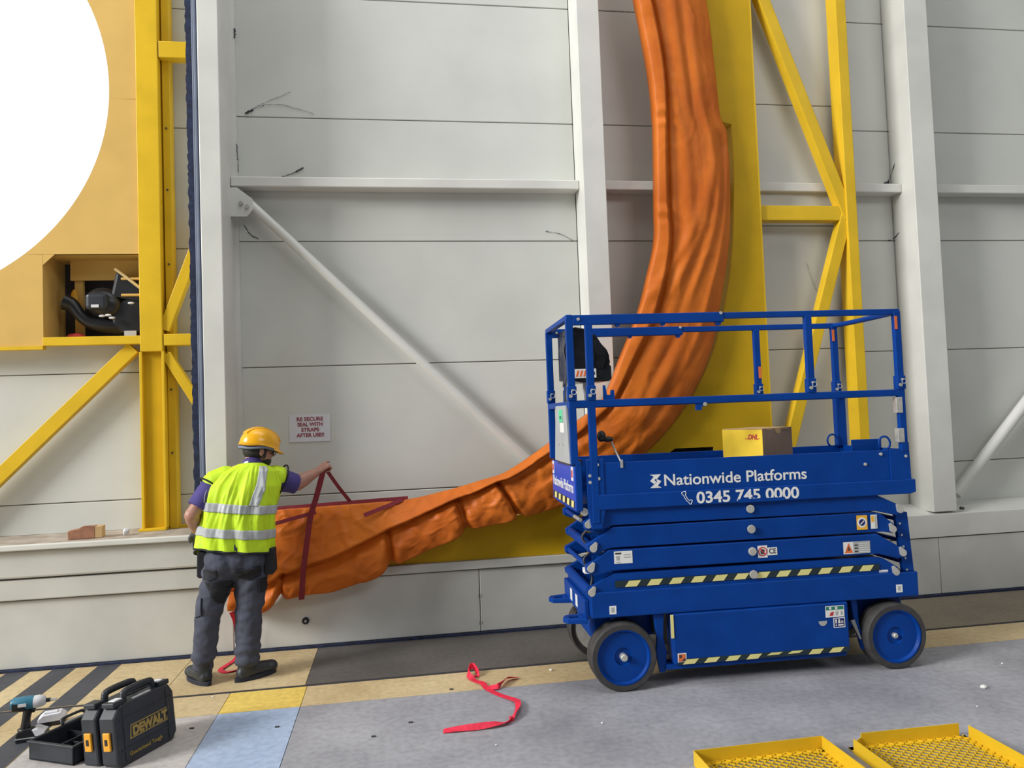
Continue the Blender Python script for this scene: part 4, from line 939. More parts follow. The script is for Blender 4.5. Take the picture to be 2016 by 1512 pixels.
def cloth_patch(name, poly_, m, bv, off=0.006, n=22, frm=-1.0, to=(0, 1, 0), parent=man):
    poly_ = [(p[0]-MO.x, p[1]) for p in poly_]
    x0 = min(p[0] for p in poly_); x1 = max(p[0] for p in poly_); z0 = min(p[1] for p in poly_); z1 = max(p[1] for p in poly_)
    grid = {}; mb_ = MB(); vs = []
    for i in range(n+1):
        for j in range(n+1):
            x = x0+(x1-x0)*i/n; z_ = z0+(z1-z0)*j/n
            if not inside((x, z_), poly_): continue
            h = bv.ray_cast(Vector((x, frm, z_)), Vector(to))
            if h[0] is None: continue
            grid[(i, j)] = len(vs); vs.append(h[0]+Vector((0, -off, 0)))
    fs = []
    for i in range(n):
        for j in range(n):
            q_ = [(i, j), (i+1, j), (i+1, j+1), (i, j+1)]
            if all(k in grid for k in q_): fs.append(tuple(grid[k] for k in q_))
    mb_.add(vs, fs); o = mb_.build(name, m, parent, smooth=True)
    so_ = o.modifiers.new('t', 'SOLIDIFY'); so_.thickness = 0.008; so_.offset = -1
    return o
cloth_patch('rear_pocket', [(-1.31, 0.755), (-1.20, 0.755), (-1.20, 0.70), (-1.25, 0.68), (-1.30, 0.69)], BLKC, bvh)
cloth_patch('rear_pocket', [(-1.085, 0.745), (-0.93, 0.755), (-0.93, 0.69), (-1.01, 0.665), (-1.085, 0.69)], BLKC, bvh)
cloth_patch('thigh_panel', [(-1.30, 0.685), (-1.11, 0.675), (-1.13, 0.58), (-1.18, 0.51), (-1.23, 0.54)], BLKC, bvh)
cloth_patch('cargo_pocket', [(-1.36, 0.56), (-1.31, 0.58), (-1.31, 0.46), (-1.36, 0.44)], TROUS, bvh, 0.014)
cloth_patch('rule_pocket', [(-0.955, 0.665), (-0.905, 0.665), (-0.905, 0.575), (-0.955, 0.575)], BLKC, bvh, 0.012)
# holster pouches hanging outside the hips
for (x, y, sx) in ((-0.885, 5.33, 1), (-1.325, 5.36, -1)):
    q = MB(); q.prism([(x-0.03, 0.86), (x+0.03, 0.86), (x+0.035*1.0, 0.70), (x+0.02, 0.685), (x-0.025, 0.685), (x-0.035, 0.70)], y-0.06, y+0.06); q.v = [tuple(Vector(v_)-MO) for v_ in q.v]
    q.build('holster_pouch', BLKC, man, bevel=0.012)
# -- boots
for (a_, dr, tm) in ((ANL, Vector((-0.62, 0.78, 0)).normalized(), 0), (ANR, Vector((0.80, 0.60, 0)).normalized(), 1)):
    q = MB(); base = Vector((a_.x, a_.y, 0)); sd = Vector((dr.y, -dr.x, 0))
    capsule(q, ML([base+Vector((0, 0, 0.17)), base+Vector((0, 0, 0.07))-dr*0.01]), [0.056, 0.054])
    capsule(q, ML([base-dr*0.035+Vector((0, 0, 0.050)), base+dr*0.05+Vector((0, 0, 0.055)), base+dr*0.155+Vector((0, 0, 0.045))]), [0.046, 0.050, 0.044])
    q.sphere(M(base+dr*0.165+Vector((0, 0, 0.048))), 0.05, 0.05, 0.040)
    bo = remeshed(q, 'boot', BOOT, man, 0.006, 5)
    for v_ in bo.data.vertices: v_.co.z = max(v_.co.z, 0.012)
    so_ = MB(); outl = []
    for k in range(28):
        an = 2*PI*k/28; lx_ = 0.058+0.148*math.cos(an); ly_ = 0.053*math.sin(an)*(1-0.12*math.cos(an+PI)); outl.append(base+dr*lx_+sd*ly_)
    so_.prism([(p.x-MO.x, p.y-MO.y) for p in outl], 0.0, 0.028, 'z'); so_.build('sole', DRUBBER, bo, bevel=0.004)
# -- t-shirt: sleeves, collar
q = MB()
capsule(q, ML([SHL+Vector((0.03, 0.01, 0)), SHL]), [0.070, 0.078], 18); q.tube(ML([SHL, SHL.lerp(ELL, 0.35), SHL.lerp(ELL, 0.80)]), [0.076, 0.076, 0.070], 18)
capsule(q, ML([SHR+Vector((-0.03, 0.02, 0)), SHR]), [0.070, 0.082], 18); q.tube(ML([SHR, SHR.lerp(ELR, 0.5), SHR.lerp(ELR, 1.02)]), [0.082, 0.078, 0.072], 18)
capsule(q, ML([(-1.02, 5.42, 1.36), (-1.005, 5.425, 1.415)]), [0.09, 0.075], 16)
capsule(q, ML([(-1.10, 5.36, 0.95), (-1.07, 5.39, 1.22)]), [0.12, 0.125], 18)
tsh = remeshed(q, 't_shirt', PURPLE, man, 0.007, 4, lambda c: 0.004*noise.noise(Vector((c.x*16, c.y*16, c.z*10))))
# flat sleeve ends
# -- hi-vis vest: draped shell around the torso
def vest_axis(t_):          # t 0 hem .. 1 neck
    P_ = [((-1.115, 5.345), 0.245, 0.175), ((-1.11, 5.35), 0.240, 0.172), ((-1.095, 5.36), 0.232, 0.170), ((-1.075, 5.385), 0.234, 0.172), ((-1.055, 5.405), 0.235, 0.160), ((-1.035, 5.415), 0.195, 0.128), ((-1.01, 5.425), 0.085, 0.090)]
    Z_ = [0.865, 0.96, 1.07, 1.19, 1.29, 1.372, 1.425]
    x = t_*(len(P_)-1); i = min(int(x), len(P_)-2); f = x-i; f2 = f
    (c0, a0, b0), (c1, a1, b1) = P_[i], P_[i+1]
    return ((c0[0]+(c1[0]-c0[0])*f2, c0[1]+(c1[1]-c0[1])*f2), a0+(a1-a0)*f2, b0+(b1-b0)*f2, Z_[i]+(Z_[i+1]-Z_[i])*f2)
def vest_pt(th_, t_, off=0.0):
    (cx_, cy_), a_, b_, z_ = vest_axis(t_)
    ct, st_ = math.cos(th_), math.sin(th_)         # th = -90deg is his back (towards the camera), 0 = +X side
    n_ = 2.6; rr = (abs(ct/a_)**n_+abs(st_/b_)**n_)**(-1/n_)
    twist = 0.0
    # folds: vertical pleats dropping from the shoulders, stronger below
    fold = 0.013*math.sin(th_*11+3*math.sin(t_*3)+0.6)*(0.35+0.65*(1-t_))*gau(t_, 0.35, 0.55)
    fold += 0.012*math.sin(th_*17-t_*9)*gau(t_, 0.72, 0.16)*gau(th_+PI/2, -0.45, 0.7)
    fold += 0.016*gau(th_+PI/2, -0.58+0.25*(t_-0.3), 0.10)*(1-sst(0.75, 0.95, t_))-0.014*gau(th_+PI/2, -0.80+0.25*(t_-0.3), 0.11)*(1-sst(0.75, 0.95, t_))
    fold += 0.014*noise.noise(Vector((math.cos(th_)*2.2, math.sin(th_)*2.2, t_*3.2)))
    nn_ = noise.noise(Vector((th_*5.5, t_*2.0, 3.0))); fold += 0.016*(1-min(1, abs(nn_)*4))*gau(t_, 0.6, 0.5)*0.7
    rr += fold*(1-sst(0.86, 1.0, t_))+off
    # hem: slanting, dropped at the front-left corner
    zz = z_
    hemk = 1-sst(0.0, 0.30, t_)
    zz += hemk*(-0.075*gau((th_+2*PI) % (2*PI), 2.75, 0.42)+0.010*math.cos(th_+PI))
    rr += hemk*0.025*gau((th_+2*PI) % (2*PI), 2.9, 0.5)
    # shoulders: highest across the sides
    if t_ > 0.6: zz -= 0.035*sst(0.66, 0.95, t_)*st_*0.4
    # bands run downhill to his right
    zz -= 0.030*(rr*ct)/0.24*(1-sst(0.55, 0.8, t_))*0.9*(1-hemk*0.3)
    return Vector((cx_+rr*ct, cy_+rr*st_, zz))-MO
NT, NH = 90, 180
vm = MB(); vv = [vest_pt(2*PI*j/NH, i/NT) for i in range(NT+1) for j in range(NH)]
vm.add(vv, [(i*NH+j, i*NH+(j+1) % NH, (i+1)*NH+(j+1) % NH, (i+1)*NH+j) for i in range(NT) for j in range(NH)])
vest = vm.build('hi_vis_vest', HIVIS, man, smooth=True); so_ = vest.modifiers.new('t', 'SOLIDIFY'); so_.thickness = 0.004; so_.offset = -1
def band(t0, t1, th0, th1, name='reflective_tape', m=TAPER, off=0.006, nt=8, nh=150, slant=0.0):
    mb_ = MB(); vs = []
    for i in range(nt+1):
        for j in range(nh+1):
            f = j/nh; g_ = i/nt
            vs.append(vest_pt(th0+(th1-th0)*f, t0+(t1-t0)*g_, off))
    mb_.add(vs, [(i*(nh+1)+j, i*(nh+1)+j+1, (i+1)*(nh+1)+j+1, (i+1)*(nh+1)+j) for i in range(nt) for j in range(nh)])
    o = mb_.build(name, m, vest, smooth=True); s2 = o.modifiers.new('t', 'SOLIDIFY'); s2.thickness = 0.003; s2.offset = -1
    return o
band(0.155, 0.245, 0, 2*PI); band(0.395, 0.475, 0, 2*PI)
def vband(thc, wid, t0, t1, name='reflective_tape', th_top=None):
    mb_ = MB(); vs = []; nt = 60; nh = 8
    for i in range(nt+1):
        t_ = t0+(t1-t0)*i/nt
        (c_, a_, b_, z_) = vest_axis(t_)
        thm = thc+((th_top-thc)*i/nt if th_top is not None else 0)
        p = vest_pt(thm, t_); 
        for j in range(nh+1):
            # keep a constant width in metres across the back
            r_ = max(0.10, (Vector((p.x+MO.x-c_[0], p.y+MO.y-c_[1]))).length)
            vs.append(vest_pt(thm+(j/nh-0.5)*wid/r_, t_, 0.011))
    mb_.add(vs, [(i*(nh+1)+j, i*(nh+1)+j+1, (i+1)*(nh+1)+j+1, (i+1)*(nh+1)+j) for i in range(nt) for j in range(nh)])
    o = mb_.build(name, TAPER, vest, smooth=True); s2 = o.modifiers.new('t', 'SOLIDIFY'); s2.thickness = 0.003; s2.offset = -1
vband(R(-57), 0.050, 0.47, 0.93, th_top=R(-42)); vband(R(-152), 0.050, 0.47, 0.88, th_top=R(-160))
trim = MB(); trim.tube([vest_pt(2*PI*j/NH, 0.0, 0.001) for j in range(NH+1)], 0.007, 6, cap=False); trim.build('hem_trim', BLKC, vest)
# armhole trims
for (S_, E_2, rr_, o_) in ((SHR, ELR, 0.098, 0.05), (SHL, ELL, 0.090, 0.045)):
    ax = (E_2-S_).normalized(); u_ = ax.cross(Vector((0, 0, 1))).normalized(); w2 = ax.cross(u_); c_ = S_+ax*o_
    lp_ = [M(c_+u_*(math.cos(a)*rr_*0.85)+w2*(math.sin(a)*rr_*1.1)) for a in [2*PI*k/30 for k in range(31)]]
    q = MB(); q.tube(lp_, 0.006, 6, cap=False); q.build('armhole_trim', BLKC, vest)
# shoulder caps of the vest over the sleeves
q = MB()
capsule(q, ML([SHR+Vector((-0.08, -0.01, 0.0)), SHR+(ELR-SHR)*0.12+Vector((0, 0, 0.008))]), [0.086, 0.089], 18)
capsule(q, ML([SHL+Vector((0.07, 0.01, 0.02)), SHL+(ELL-SHL)*0.12+Vector((0, 0, 0.010))]), [0.082, 0.083], 18)
remeshed(q, 'vest_shoulder', HIVIS, vest, 0.007, 4, lambda c: 0.004*noise.noise(Vector((c.x*14, c.y*14, c.z*9))))
# collar flash
q = MB(); ribbon(q, ML([(-1.075, 5.41, 1.405), (-1.045, 5.36, 1.432), (-1.02, 5.345, 1.438)]), (0, 0.3, 1), 0.028, 0.004); q.build('collar', PAPER, man)
# -- hair, beard, hat, glasses
q = MB()
q.sphere(H(-0.035, 0, -0.015), 0.078, 0.079, 0.070, 24, 14, rot=RH); q.build('hair', HAIR, man, smooth=True)
q = MB(); q.sphere(H(0.040, 0, -0.078), 0.052, 0.058, 0.042, 20, 12, rot=RH); q.build('beard', HAIR, man, smooth=True)
for sy in (-1, 1):
    q = MB(); capsule(q, [H(0.012, sy*0.076, -0.05), H(0.018, sy*0.072, 0.02)], [0.012, 0.012], 10)
    q.build('sideburn', HAIR, man, smooth=True)
HT = Matrix.Rotation(R(-8), 3, FRt)                    # tipped back a little
def HH(x, y, z):
    return HC-MO + HT @ (FD*x - FRt*y + FU*z)
hp = []; nh = 40; rows = []
for i in range(13):
    ph_ = (PI/2)*i/12
    rows.append([HH(-0.006+0.140*math.cos(ph_)**0.8*math.cos(a)*(1.0), 0.112*math.cos(ph_)**0.8*math.sin(a), 0.026+0.122*math.sin(ph_)) for a in [2*PI*k/nh for k in range(nh)]])
low = [HH(-0.006+0.142*math.cos(a), 0.114*math.sin(a), 0.026-(0.030*sst(0.1, -0.9, math.cos(a)))) for a in [2*PI*k/nh for k in range(nh)]]
rows = [low]+rows
q = MB(); q.add([p for r_ in rows for p in r_], [(i*nh+j, i*nh+(j+1) % nh, (i+1)*nh+(j+1) % nh, (i+1)*nh+j) for i in range(len(rows)-1) for j in range(nh)])
hat = q.build('hard_hat', HAT, man, smooth=True); so_ = hat.modifiers.new('t', 'SOLIDIFY'); so_.thickness = 0.004; so_.offset = -1
q = MB(); vs = []; nb_ = 24                               # peak
for i in range(4):
    for j in range(nb_+1):
        a = R(-62+124*j/nb_); e = i/3
        vs.append(HH(-0.006+(0.140+0.045*e*math.cos(a)**0.6)*math.cos(a), (0.112+0.006*e)*math.sin(a), 0.028-0.018*e))
q.add(vs, [(i*(nb_+1)+j, i*(nb_+1)+j+1, (i+1)*(nb_+1)+j+1, (i+1)*(nb_+1)+j) for i in range(3) for j in range(nb_)])
pk = q.build('peak', HAT, hat, smooth=True); so_ = pk.modifiers.new('t', 'SOLIDIFY'); so_.thickness = 0.004
q = MB()                                                  # ridges over the crown
for sy in (-0.035, 0.0, 0.035):
    q.tube([HH(-0.006+0.136*math.cos(a), sy, 0.028+0.122*abs(math.sin(a))**0.9*(1-abs(sy)*1.2)) for a in [R(25+130*k/20) for k in range(21)]], 0.006, 8)
q.build('crown_ridge', HAT, hat, smooth=True)
q = MB(); q.tube([HH(-0.006+0.130*math.cos(a), 0.103*math.sin(a), 0.016-0.035*sst(0.2, -0.9, math.cos(a))) for a in [2*PI*k/36 for k in range(37)]], 0.010, 8, cap=False)
q.build('headband', SEALG, hat, smooth=True)
q = MB()
for sy in (-1, 1):
    q.tube([H(0.098, sy*0.034, -0.012)+FD*0.0+(-FRt*(0.024*math.cos(a))+FU*(0.018*math.sin(a))) for a in [2*PI*k/20 for k in range(21)]], 0.003, 6, cap=False)
    q.tube([H(0.094, sy*0.058, -0.006), H(0.04, sy*0.078, -0.004), H(-0.015, sy*0.080, -0.010)], 0.003, 6)
q.tube([H(0.100, -0.010, -0.010), H(0.100, 0.010, -0.010)], 0.003, 6)
q.build('glasses', BLACKP, man)
# -- glove on the left hand
q = MB(); left_hand(q, 0.004); capsule(q, ML([WRL-gd*0.035, WRL+gd*0.02]), [0.036, 0.034], 14)
remeshed(q, 'work_glove', GLOVE, man, 0.005, 3)

# ================================================================== TOOLS ON THE FLOOR
# -- tool case: two shells standing side by side with handles and latches
ca = R(63); CO = Vector((-1.41, 4.10, 0))
case = empty('tool_case', CO, ca); case.rotation_euler = (R(-6), 0, ca)
tag(case, 'black tool case with yellow latches standing open on the floor', 'tool case')
# local: x = long axis (away from camera), y = to the left, z up
def shell(y0_, y1_, front):
    x0_, x1_ = -0.04, 0.36
    prof = [(x0_+0.02, 0.0), (x1_-0.03, 0.0), (x1_, 0.04), (x1_, 0.25), (x1_-0.03, 0.30), (x0_+0.04, 0.30), (x0_, 0.25), (x0_, 0.03)]
    body_ = MB().prism(prof, y0_, y1_).build('case_shell', CASEP, case, bevel=0.012)
    yc = (y0_+y1_)/2
    hb = MB()                                              # handle: two uprights, cross grip
    hb.tube(crom([(0.07, yc, 0.285), (0.075, yc, 0.325), (0.10, yc, 0.345), (0.24, yc, 0.345), (0.265, yc, 0.325), (0.27, yc, 0.285)], 40), 0.018, 10)
    hb.build('handle', CASEP, body_, smooth=True)
    for (a_, b_) in ((-0.025, 0.045), (0.28, 0.35)): MB().box(a_, b_, y0_+0.012, y1_-0.012, 0.295, 0.322).build('corner_block', CASEP, body_, bevel=0.006)
    # raised ribs on the long face
    yf = y0_-0.004 if front else y1_
    rb_ = MB()
    for zz in (0.225, 0.075): rb_.box(x0_+0.03, x1_-0.02, yf, yf+0.006, zz, zz+0.010)
    rb_.box(x0_+0.05, x0_+0.06, yf, yf+0.006, 0.02, 0.28).box(x1_-0.06, x1_-0.05, yf, yf+0.006, 0.02, 0.28)
    rb_.build('rib', CASEP, body_, bevel=0.002)
    # latch on the near end
    lt = MB().box(x0_-0.012, x0_, yc-0.022, yc+0.022, 0.095, 0.185).build('latch', LATCH, body_, bevel=0.004)
    MB().box(x0_-0.014, x0_-0.010, yc-0.008, yc+0.008, 0.125, 0.155).build('latch_slot', BLACKP, lt)
    lt = MB().box(x1_, x1_+0.016, yc-0.022, yc+0.022, 0.105, 0.185).build('latch', LATCH, body_, bevel=0.004)
    return body_
s1 = shell(0.0, 0.105, True); s2 = shell(0.125, 0.225, False)
MB().box(0.0, 0.05, 0.03, 0.075, 0.3005, 0.326).build('pale_clip', PAPER, case, bevel=0.004)
MB().box(0.285, 0.325, 0.03, 0.075, 0.3005, 0.328).build('pale_clip', PAPER, case, bevel=0.004)
MB().box(0.10, 0.22, 0.015, 0.03, 0.3005, 0.306).build('pale_clip', PAPER, case)
text_mesh('lettering', 'DEWALT', 0.062, GOLDP, case, Matrix.Translation((0.065, -0.0018, 0.130)) @ FRONT, width=0.235, bold=0.004)
q = MB().prism([(0.045, 0.118), (0.30, 0.118), (0.315, 0.186), (0.055, 0.186)], -0.0012, 0.0, 'y', holes=[[(0.052, 0.123), (0.295, 0.123), (0.308, 0.181), (0.060, 0.181)]]); q.build('logo_frame', GOLDP, case)
text_mesh('lettering', 'Guaranteed Tough', 0.028, GOLDP, case, Matrix.Translation((0.035, -0.0018, 0.040)) @ FRONT, width=0.215, bold=0.0005)
# -- open tray beside it
TO = CO+Vector((math.cos(ca), math.sin(ca), 0))*-0.06+Vector((-math.sin(ca), math.cos(ca), 0))*0.275
tray = empty('tool_tray', TO, ca)
tag(tray, 'low open black tray lying left of the standing tool case', 'tool tray')
q = MB(); q.box(0, 0.36, 0, 0.30, 0.002, 0.014); 
q.box(0, 0.36, 0, 0.012, 0.002, 0.095).box(0, 0.36, 0.288, 0.30, 0.002, 0.095).box(0, 0.012, 0, 0.30, 0.002, 0.095).box(0.348, 0.36, 0, 0.30, 0.002, 0.095)
tb_ = q.build('tray_body', CASEP, tray, bevel=0.003)
q = MB(); q.prism([(-0.008, -0.008), (0.368, -0.008), (0.368, 0.308), (-0.008, 0.308)], 0.088, 0.100, 'z', holes=[[(0.010, 0.010), (0.350, 0.010), (0.350, 0.290), (0.010, 0.290)]]); q.build('tray_rim', SEALG if False else CASEP, tray, bevel=0.003)
q = MB()
q.box(0.015, 0.345, 0.145, 0.152, 0.014, 0.07).box(0.12, 0.127, 0.015, 0.145, 0.014, 0.06).box(0.22, 0.227, 0.15, 0.285, 0.014, 0.065); q.build('divider', CASEP, tray)
q = MB(); q.tube(crom([(0.20, 0.30, 0.10), (0.205, 0.315, 0.12), (0.23, 0.32, 0.125), (0.32, 0.32, 0.125), (0.345, 0.315, 0.12), (0.35, 0.30, 0.10)], 24), 0.008, 8); q.build('tray_handle', CASEP, tray, smooth=True)
MB().box(0.21, 0.33, 0.296, 0.302, 0.103, 0.110).build('pale_clip', PAPER, tray)
# -- impact driver standing on its battery
dr_ = empty('impact_driver', (-2.055, 4.585, 0), R(8))
tag(dr_, 'teal and white cordless impact driver standing upright on its battery', 'power tool')
q = MB(); q.prism([(-0.075, 0.0), (0.065, 0.0), (0.075, 0.02), (0.07, 0.045), (0.03, 0.062), (-0.07, 0.058), (-0.078, 0.03)], -0.04, 0.04).build('battery', BLACKP, dr_, bevel=0.008)
MB().prism([(0.02, 0.030), (0.066, 0.024), (0.068, 0.046), (0.03, 0.064), (0.005, 0.064)], -0.0405, 0.0405).build('battery_face', PAPER, dr_, bevel=0.003)
MB().box(-0.076, 0.072, -0.042, 0.042, 0.022, 0.027).build('battery_seam', GREYP, dr_)
q = MB(); capsule(q, [(-0.035, 0, 0.065), (-0.030, 0, 0.12), (-0.020, 0, 0.175)], [0.026, 0.021, 0.024], 16); q.sphere((-0.03, 0, 0.062), 0.045, 0.034, 0.014); q.build('grip', BLACKP, dr_, smooth=True)
q = MB(); q.lathe([(0.0, -0.105), (0.028, -0.100), (0.034, -0.085), (0.036, -0.02), (0.034, 0.01), (0.030, 0.012)], (0, 0, 0.205), (1, 0, 0), 24); q.build('motor_housing', TEAL, dr_, smooth='auto')
q = MB(); q.lathe([(0.0365, -0.09), (0.0372, -0.05), (0.037, -0.03)], (0, 0, 0.198), (1, 0, 0), 24); q.build('motor_cover', BLACKP, dr_, smooth='auto')
q = MB(); q.lathe([(0.033, 0.008), (0.034, 0.035), (0.026, 0.060), (0.016, 0.068), (0.0, 0.07)], (0, 0, 0.205), (1, 0, 0), 24); q.build('gear_case', PAPER, dr_, smooth='auto')
q = MB(); q.cyl((0.066, 0, 0.205), (0.088, 0, 0.205), 0.011, 16); q.build('chuck', BLACKP, dr_)
q = MB(); q.cyl((0.086, 0, 0.205), (0.118, 0, 0.205), 0.008, 6); q.build('bit', ZINC, dr_)
MB().prism([(0.0, 0.178), (0.018, 0.172), (0.014, 0.150), (-0.004, 0.148)], -0.009, 0.009).build('trigger', BLACKP, dr_, bevel=0.003)
MB().box(-0.06, -0.02, -0.0375, -0.035, 0.195, 0.212).build('nameplate', PAPER, dr_)
# -- spare battery
sb_ = empty('spare_battery', (-2.045, 4.80, 0), R(14))
tag(sb_, 'white topped spare battery lying on the floor behind the impact driver', 'battery')
MB().box(-0.06, 0.07, -0.04, 0.04, 0.0, 0.030).build('battery_base', BLACKP, sb_, bevel=0.006)
MB().prism([(-0.068, 0.026), (0.072, 0.026), (0.070, 0.050), (0.045, 0.068), (-0.045, 0.064), (-0.068, 0.045)], -0.042, 0.042).build('battery_top', PAPER, sb_, bevel=0.005)
MB().box(-0.04, 0.03, -0.02, 0.02, 0.062, 0.074).build('contact_rail', PAPER, sb_, bevel=0.003)

# ================================================================== YELLOW MESH TRAYS
def mesh_tray(loc, rz, wx, ly, label, split):
    e = empty('mesh_tray', loc, rz); tag(e, label, 'tray', 'yellow expanded metal trays')
    # local: x right, y towards the camera is negative, back edge at y=0
    h = 0.07
    def rimp(name, p, q_, hh=h, z0=0.0, m=YEL): MB().bar((p[0], p[1], z0+hh/2), (q_[0], q_[1], z0+hh/2), 0.004, hh, up=(0, 0, 1)).build(name, m, e)
    g0 = 0.0 if not split else 0.05
    rimp('rim_flange', (0.0 if not split else 0.04, 0.0), (wx-g0*0.6, 0.0)); rimp('rim_flange', (0.0 if not split else -0.03, -g0), (0.0 if not split else -0.03, -ly)); rimp('rim_flange', (wx, -g0*0.6), (wx, -ly)); rimp('rim_flange', (0, -ly), (wx, -ly))
    if split: rimp('rim_flange', (0.04, 0.0), (-0.03, -g0), 0.05)
    x_lo = 0.0 if not split else -0.03
    MB().box(x_lo, wx, -0.03, 0, 0.004, 0.008).box(x_lo, wx, -ly, -ly+0.03, 0.004, 0.008).box(x_lo, x_lo+0.03, -ly, 0, 0.004, 0.008).box(wx-0.03, wx, -ly, 0, 0.004, 0.008).build('frame', YEL, e)
    # expanded metal: diamonds of thin strands
    mb_ = MB(); px, py = 0.052, 0.020
    nx = int(wx/px)+2; ny = int(ly/py)+2
    def strand(a, b_): mb_.bar((a[0], a[1], 0.010), (b_[0], b_[1], 0.010), 0.005, 0.006, up=(0, 0, 1))
    for j in range(ny):
        for i in range(nx):
            x = x_lo+i*px+(px/2 if j % 2 else 0); y = -j*py
            for dx in (-px/2, px/2):
                a = (x, y); b_ = (x+dx, y-py)
                if all(x_lo+0.004 < q_[0] < wx-0.004 and -ly+0.004 < q_[1] <= 0.0 for q_ in (a, b_)): strand(a, b_)
    o = mb_.build('expanded_metal', YEL, e); o['kind'] = 'stuff'
    return e
mesh_tray((1.345, 3.464, 0), R(0.4), 0.663, 0.62, 'yellow expanded metal tray nearer the blue lift\'s front wheel, on the floor', False)
mesh_tray((2.165, 3.452, 0), R(-1.0), 0.60, 0.62, 'yellow expanded metal tray with open corners at the far right of the floor', True)

# ================================================================== SMALL THINGS
sg = empty('notice_sign', (-0.70, WALL-0.004, 1.65)); tag(sg, 'white paper notice with red capitals stuck on the wall panel', 'sign')
SW, SH_ = 0.305, 0.212
MB().box(-0.161, 0.161, -0.001, 0.001, -0.105, 0.115).build('paper', PAPER, sg)
for k, ln in enumerate(('RE SECURE', 'SEAL WITH', 'STRAPS', 'AFTER USE!!')):
    wk = (0.205, 0.195, 0.140, 0.215)[k]
    text_mesh('lettering', ln, 0.042, mat('notice_red', (0.28, 0.035, 0.06), 0.6, var=0.05), sg, Matrix.Translation((-wk/2+0.003, -0.0022, 0.063-k*0.043)) @ FRONT, width=wk, bold=0.0012)
# carton and paper scrap on the ledge
q = empty('small_carton', (-2.31, 5.99, 0.9075), R(8)); tag(q, 'small terracotta and tan carton sitting on the white ledge', 'box')
MB().prism([(-0.105, 0.0), (0.07, 0.0), (0.07, 0.085), (-0.02, 0.085), (-0.04, 0.070), (-0.105, 0.062)], -0.05, 0.05).build('carton_body', BRICK, q, bevel=0.003)
MB().box(0.0705, 0.122, -0.048, 0.05, 0.0, 0.083).build('carton_end', CARDL, q, bevel=0.003)
MB().prism([(-0.02, 0.087), (0.03, 0.095), (0.07, 0.087)], -0.052, -0.049).build('flap', BRICK, q)
q = MB(); q.sphere((-2.035, 6.01, 0.9345), 0.026, 0.024, 0.027, 10, 7)
q.v = [(v_[0]+0.010*noise.noise(Vector(v_)*40), v_[1]+0.010*noise.noise(Vector(v_)*40+Vector((3, 0, 0))), max(0.9078, v_[2]+0.012*noise.noise(Vector(v_)*35))) for v_ in q.v]
tag(q.build('crumpled_paper', PAPER), 'small crumpled scrap of white paper on the ledge', 'paper')
# black blower stowed in the niche
bl = empty('power_tool', (-2.17, 6.40, 2.4255)); bl.scale = (1.13, 1.0, 1.1); tag(bl, 'black power tool with flared tube stowed inside the yellow niche', 'power tool')
q = MB(); q.tube(crom([(-0.36, -0.05, 0.27), (-0.31, -0.05, 0.245), (-0.26, -0.04, 0.17), (-0.20, -0.03, 0.12), (-0.12, -0.02, 0.10), (0.0, 0.0, 0.09)], 30), [0.058-0.016*sst(0, 9, i)+0.012*sst(14, 29, i) for i in range(30)], 16); q.build('nozzle', BLACKP, bl, smooth='auto')
q = MB(); q.sphere((-0.10, -0.04, 0.26), 0.13, 0.10, 0.11, 20, 12, rot=Matrix.Rotation(R(25), 3, 'Y')); q.build('engine_cover', BLACKP, bl, smooth=True)
q = MB(); q.box(-0.20, -0.05, -0.155, -0.10, 0.20, 0.32); q.build('filter_box', CASEP, bl, bevel=0.03, seg=3)
q = MB(); q.lathe([(0.0, -0.07), (0.12, -0.065), (0.14, -0.04), (0.14, 0.05), (0.10, 0.07)], (0.09, -0.02, 0.16), (0, 1, 0), 32); q.build('fan_housing', BLACKP, bl, smooth='auto')
q = MB(); q.prism([(-0.05, 0.30), (-0.01, 0.49), (0.20, 0.36), (0.20, 0.25)], -0.10, 0.06); q.build('back_pad', BLACKP, bl, bevel=0.02, seg=3)
q = MB(); q.tube([(-0.01, -0.11, 0.50), (0.21, -0.11, 0.31), (0.235, -0.11, 0.30)], 0.011, 10); q.build('pale_tube', mat('cream_tube', (0.62, 0.47, 0.22), 0.5), bl, smooth='auto')
MB().box(-0.155, -0.105, -0.159, -0.155, 0.215, 0.235).build('decal', PAPER, bl)
for (x, zz) in ((-0.09, 0.155), (-0.05, 0.16), (-0.025, 0.14), (0.10, 0.245)): MB().sphere((x, -0.14, zz), 0.022, 0.01, 0.009, 10, 6).build('buckle', PAPER, bl, smooth=True)
MB().box(0.04, 0.12, -0.098, -0.09, 0.006, 0.05).build('decal', GREYP, bl)
for zz in (2.895, 2.765):
    MB().cyl((-2.14, 6.30, zz), (-1.955, 6.30, zz), 0.011, 10).build('niche_rail', YELT, d1)
q = MB(); q.sphere((-2.50, 6.36, 2.444), 0.07, 0.05, 0.030, 16, 8); q.v = [(v_[0], v_[1], max(2.4256, v_[2]+0.012*noise.noise(Vector(v_)*18))) for v_ in q.v]
tag(q.build('red_cloth', REDP, smooth=True), 'small red cloth lying in the corner of the niche', 'cloth')
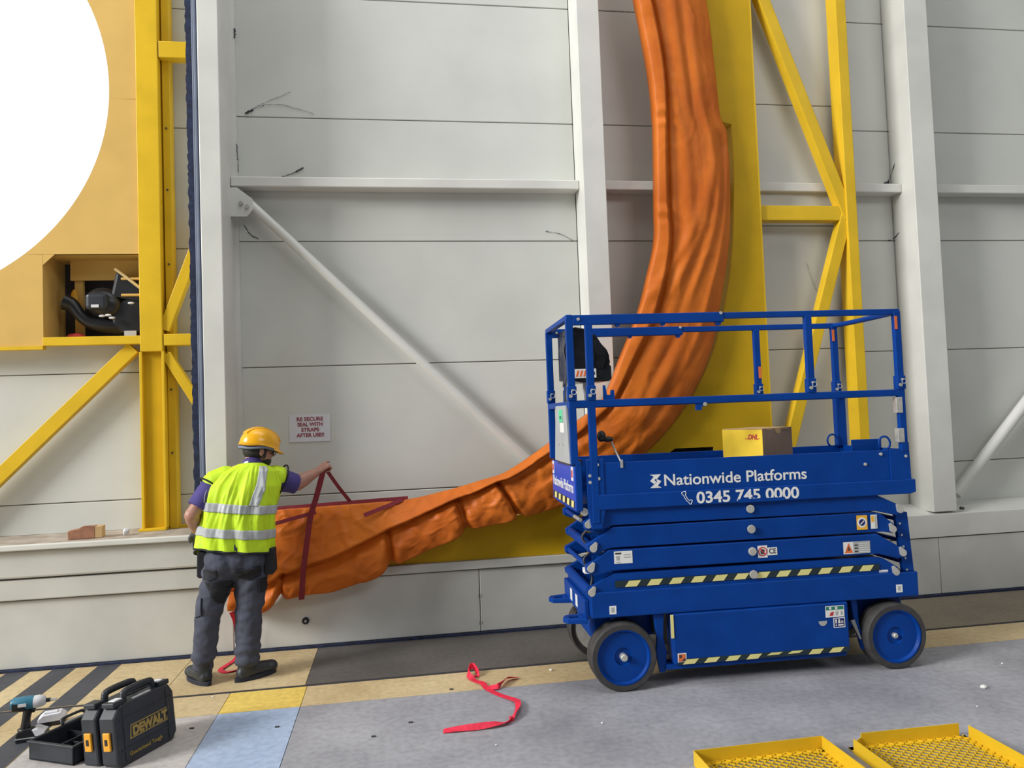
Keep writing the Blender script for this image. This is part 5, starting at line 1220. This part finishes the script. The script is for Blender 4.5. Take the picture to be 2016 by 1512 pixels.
# cobwebs caught on the joints and girts
yw = WALL-0.006
def webs(parent, lst):
    q = MB()
    for pts, r in lst:
        P_ = crom(pts, 24); q.tube([p+Vector((random.uniform(-.004, .004), 0, random.uniform(-.004, .004))) for p in P_], [r*(0.3+abs(noise.noise(Vector((i*0.5, pts[0][0], 0))))*1.3) for i in range(24)], 5)
    o = q.build('cobweb', COBWEB, parent); o['kind'] = 'stuff'
webs(d2, [([(-1.13, yw, 4.21), (-1.06, yw, 4.26), (-0.95, yw, 4.29), (-0.80, yw, 4.28), (-0.60, yw, 4.22)], 0.0025), ([(-1.13, yw, 4.22), (-1.0, yw, 4.30), (-0.78, yw, 4.40)], 0.002), ([(-1.14, yw, 4.215), (-1.08, yw, 4.245)], 0.012),
    ([(-1.2, yw, 3.665), (-1.0, yw, 3.67), (-0.85, yw, 3.70), (-0.72, yw, 3.76)], 0.004), ([(-0.76, yw, 3.74), (-0.70, yw, 3.77)], 0.008), ([(-1.2, 6.16, 3.72), (-1.205, 6.16, 3.86), (-1.21, 6.16, 3.95)], 0.005), ([(-1.205, 6.16, 4.82), (-1.205, 6.16, 4.90)], 0.009),
    ([(-1.17, yw, 3.30), (-1.12, yw, 3.22), (-1.06, yw, 3.19)], 0.005), ([(1.30, yw, 3.25), (1.42, yw, 3.23), (1.53, yw, 3.17)], 0.003)])
webs(wr, [([(4.42, yw, 3.665), (4.50, yw, 3.70), (4.545, yw, 3.74), (4.565, 6.12, 3.87)], 0.005), ([(4.50, yw, 3.69), (4.535, yw, 3.71)], 0.016), ([(4.50, yw, 3.17), (4.555, yw, 3.19), (4.57, 6.05, 3.27)], 0.005)])
webs(d3, [([(3.125, 6.03, 3.43), (3.25, 6.0, 3.422), (3.5, 6.0, 3.42), (3.85, 6.0, 3.42)], 0.006), ([(3.62, 6.09, 2.95), (3.68, 6.09, 2.75), (3.74, 6.09, 2.65)], 0.002), ([(3.14, 6.06, 2.96), (3.15, 6.06, 2.99)], 0.012)])
# grit on the floor
q = MB()
for (x, y, r_) in ((3.33, 3.97, 0.020), (3.36, 3.99, 0.009), (1.05, 4.03, 0.008), (0.95, 4.92, 0.012), (3.1, 3.75, 0.006), (3.75, 4.3, 0.008), (-1.20, 5.0, 0.007), (0.45, 3.9, 0.006)):
    q.sphere((x, y, r_*0.6), r_, r_*0.8, r_*0.6, 7, 5)
tag(q.build('floor_grit', WHITE), 'pale crumbs of grit scattered on the concrete', 'grit', kind='stuff')
q = MB()
for (x, y) in ((-0.18, 4.16), (0.02, 4.30), (-1.20, 4.52), (-0.72, 4.42), (0.28, 4.75)): q.box(x-0.012, x+0.012, y-0.005, y+0.005, 0.0, 0.006)
tag(q.build('floor_chips', DARKP), 'small dark chips scattered on the concrete', 'chips', kind='stuff')
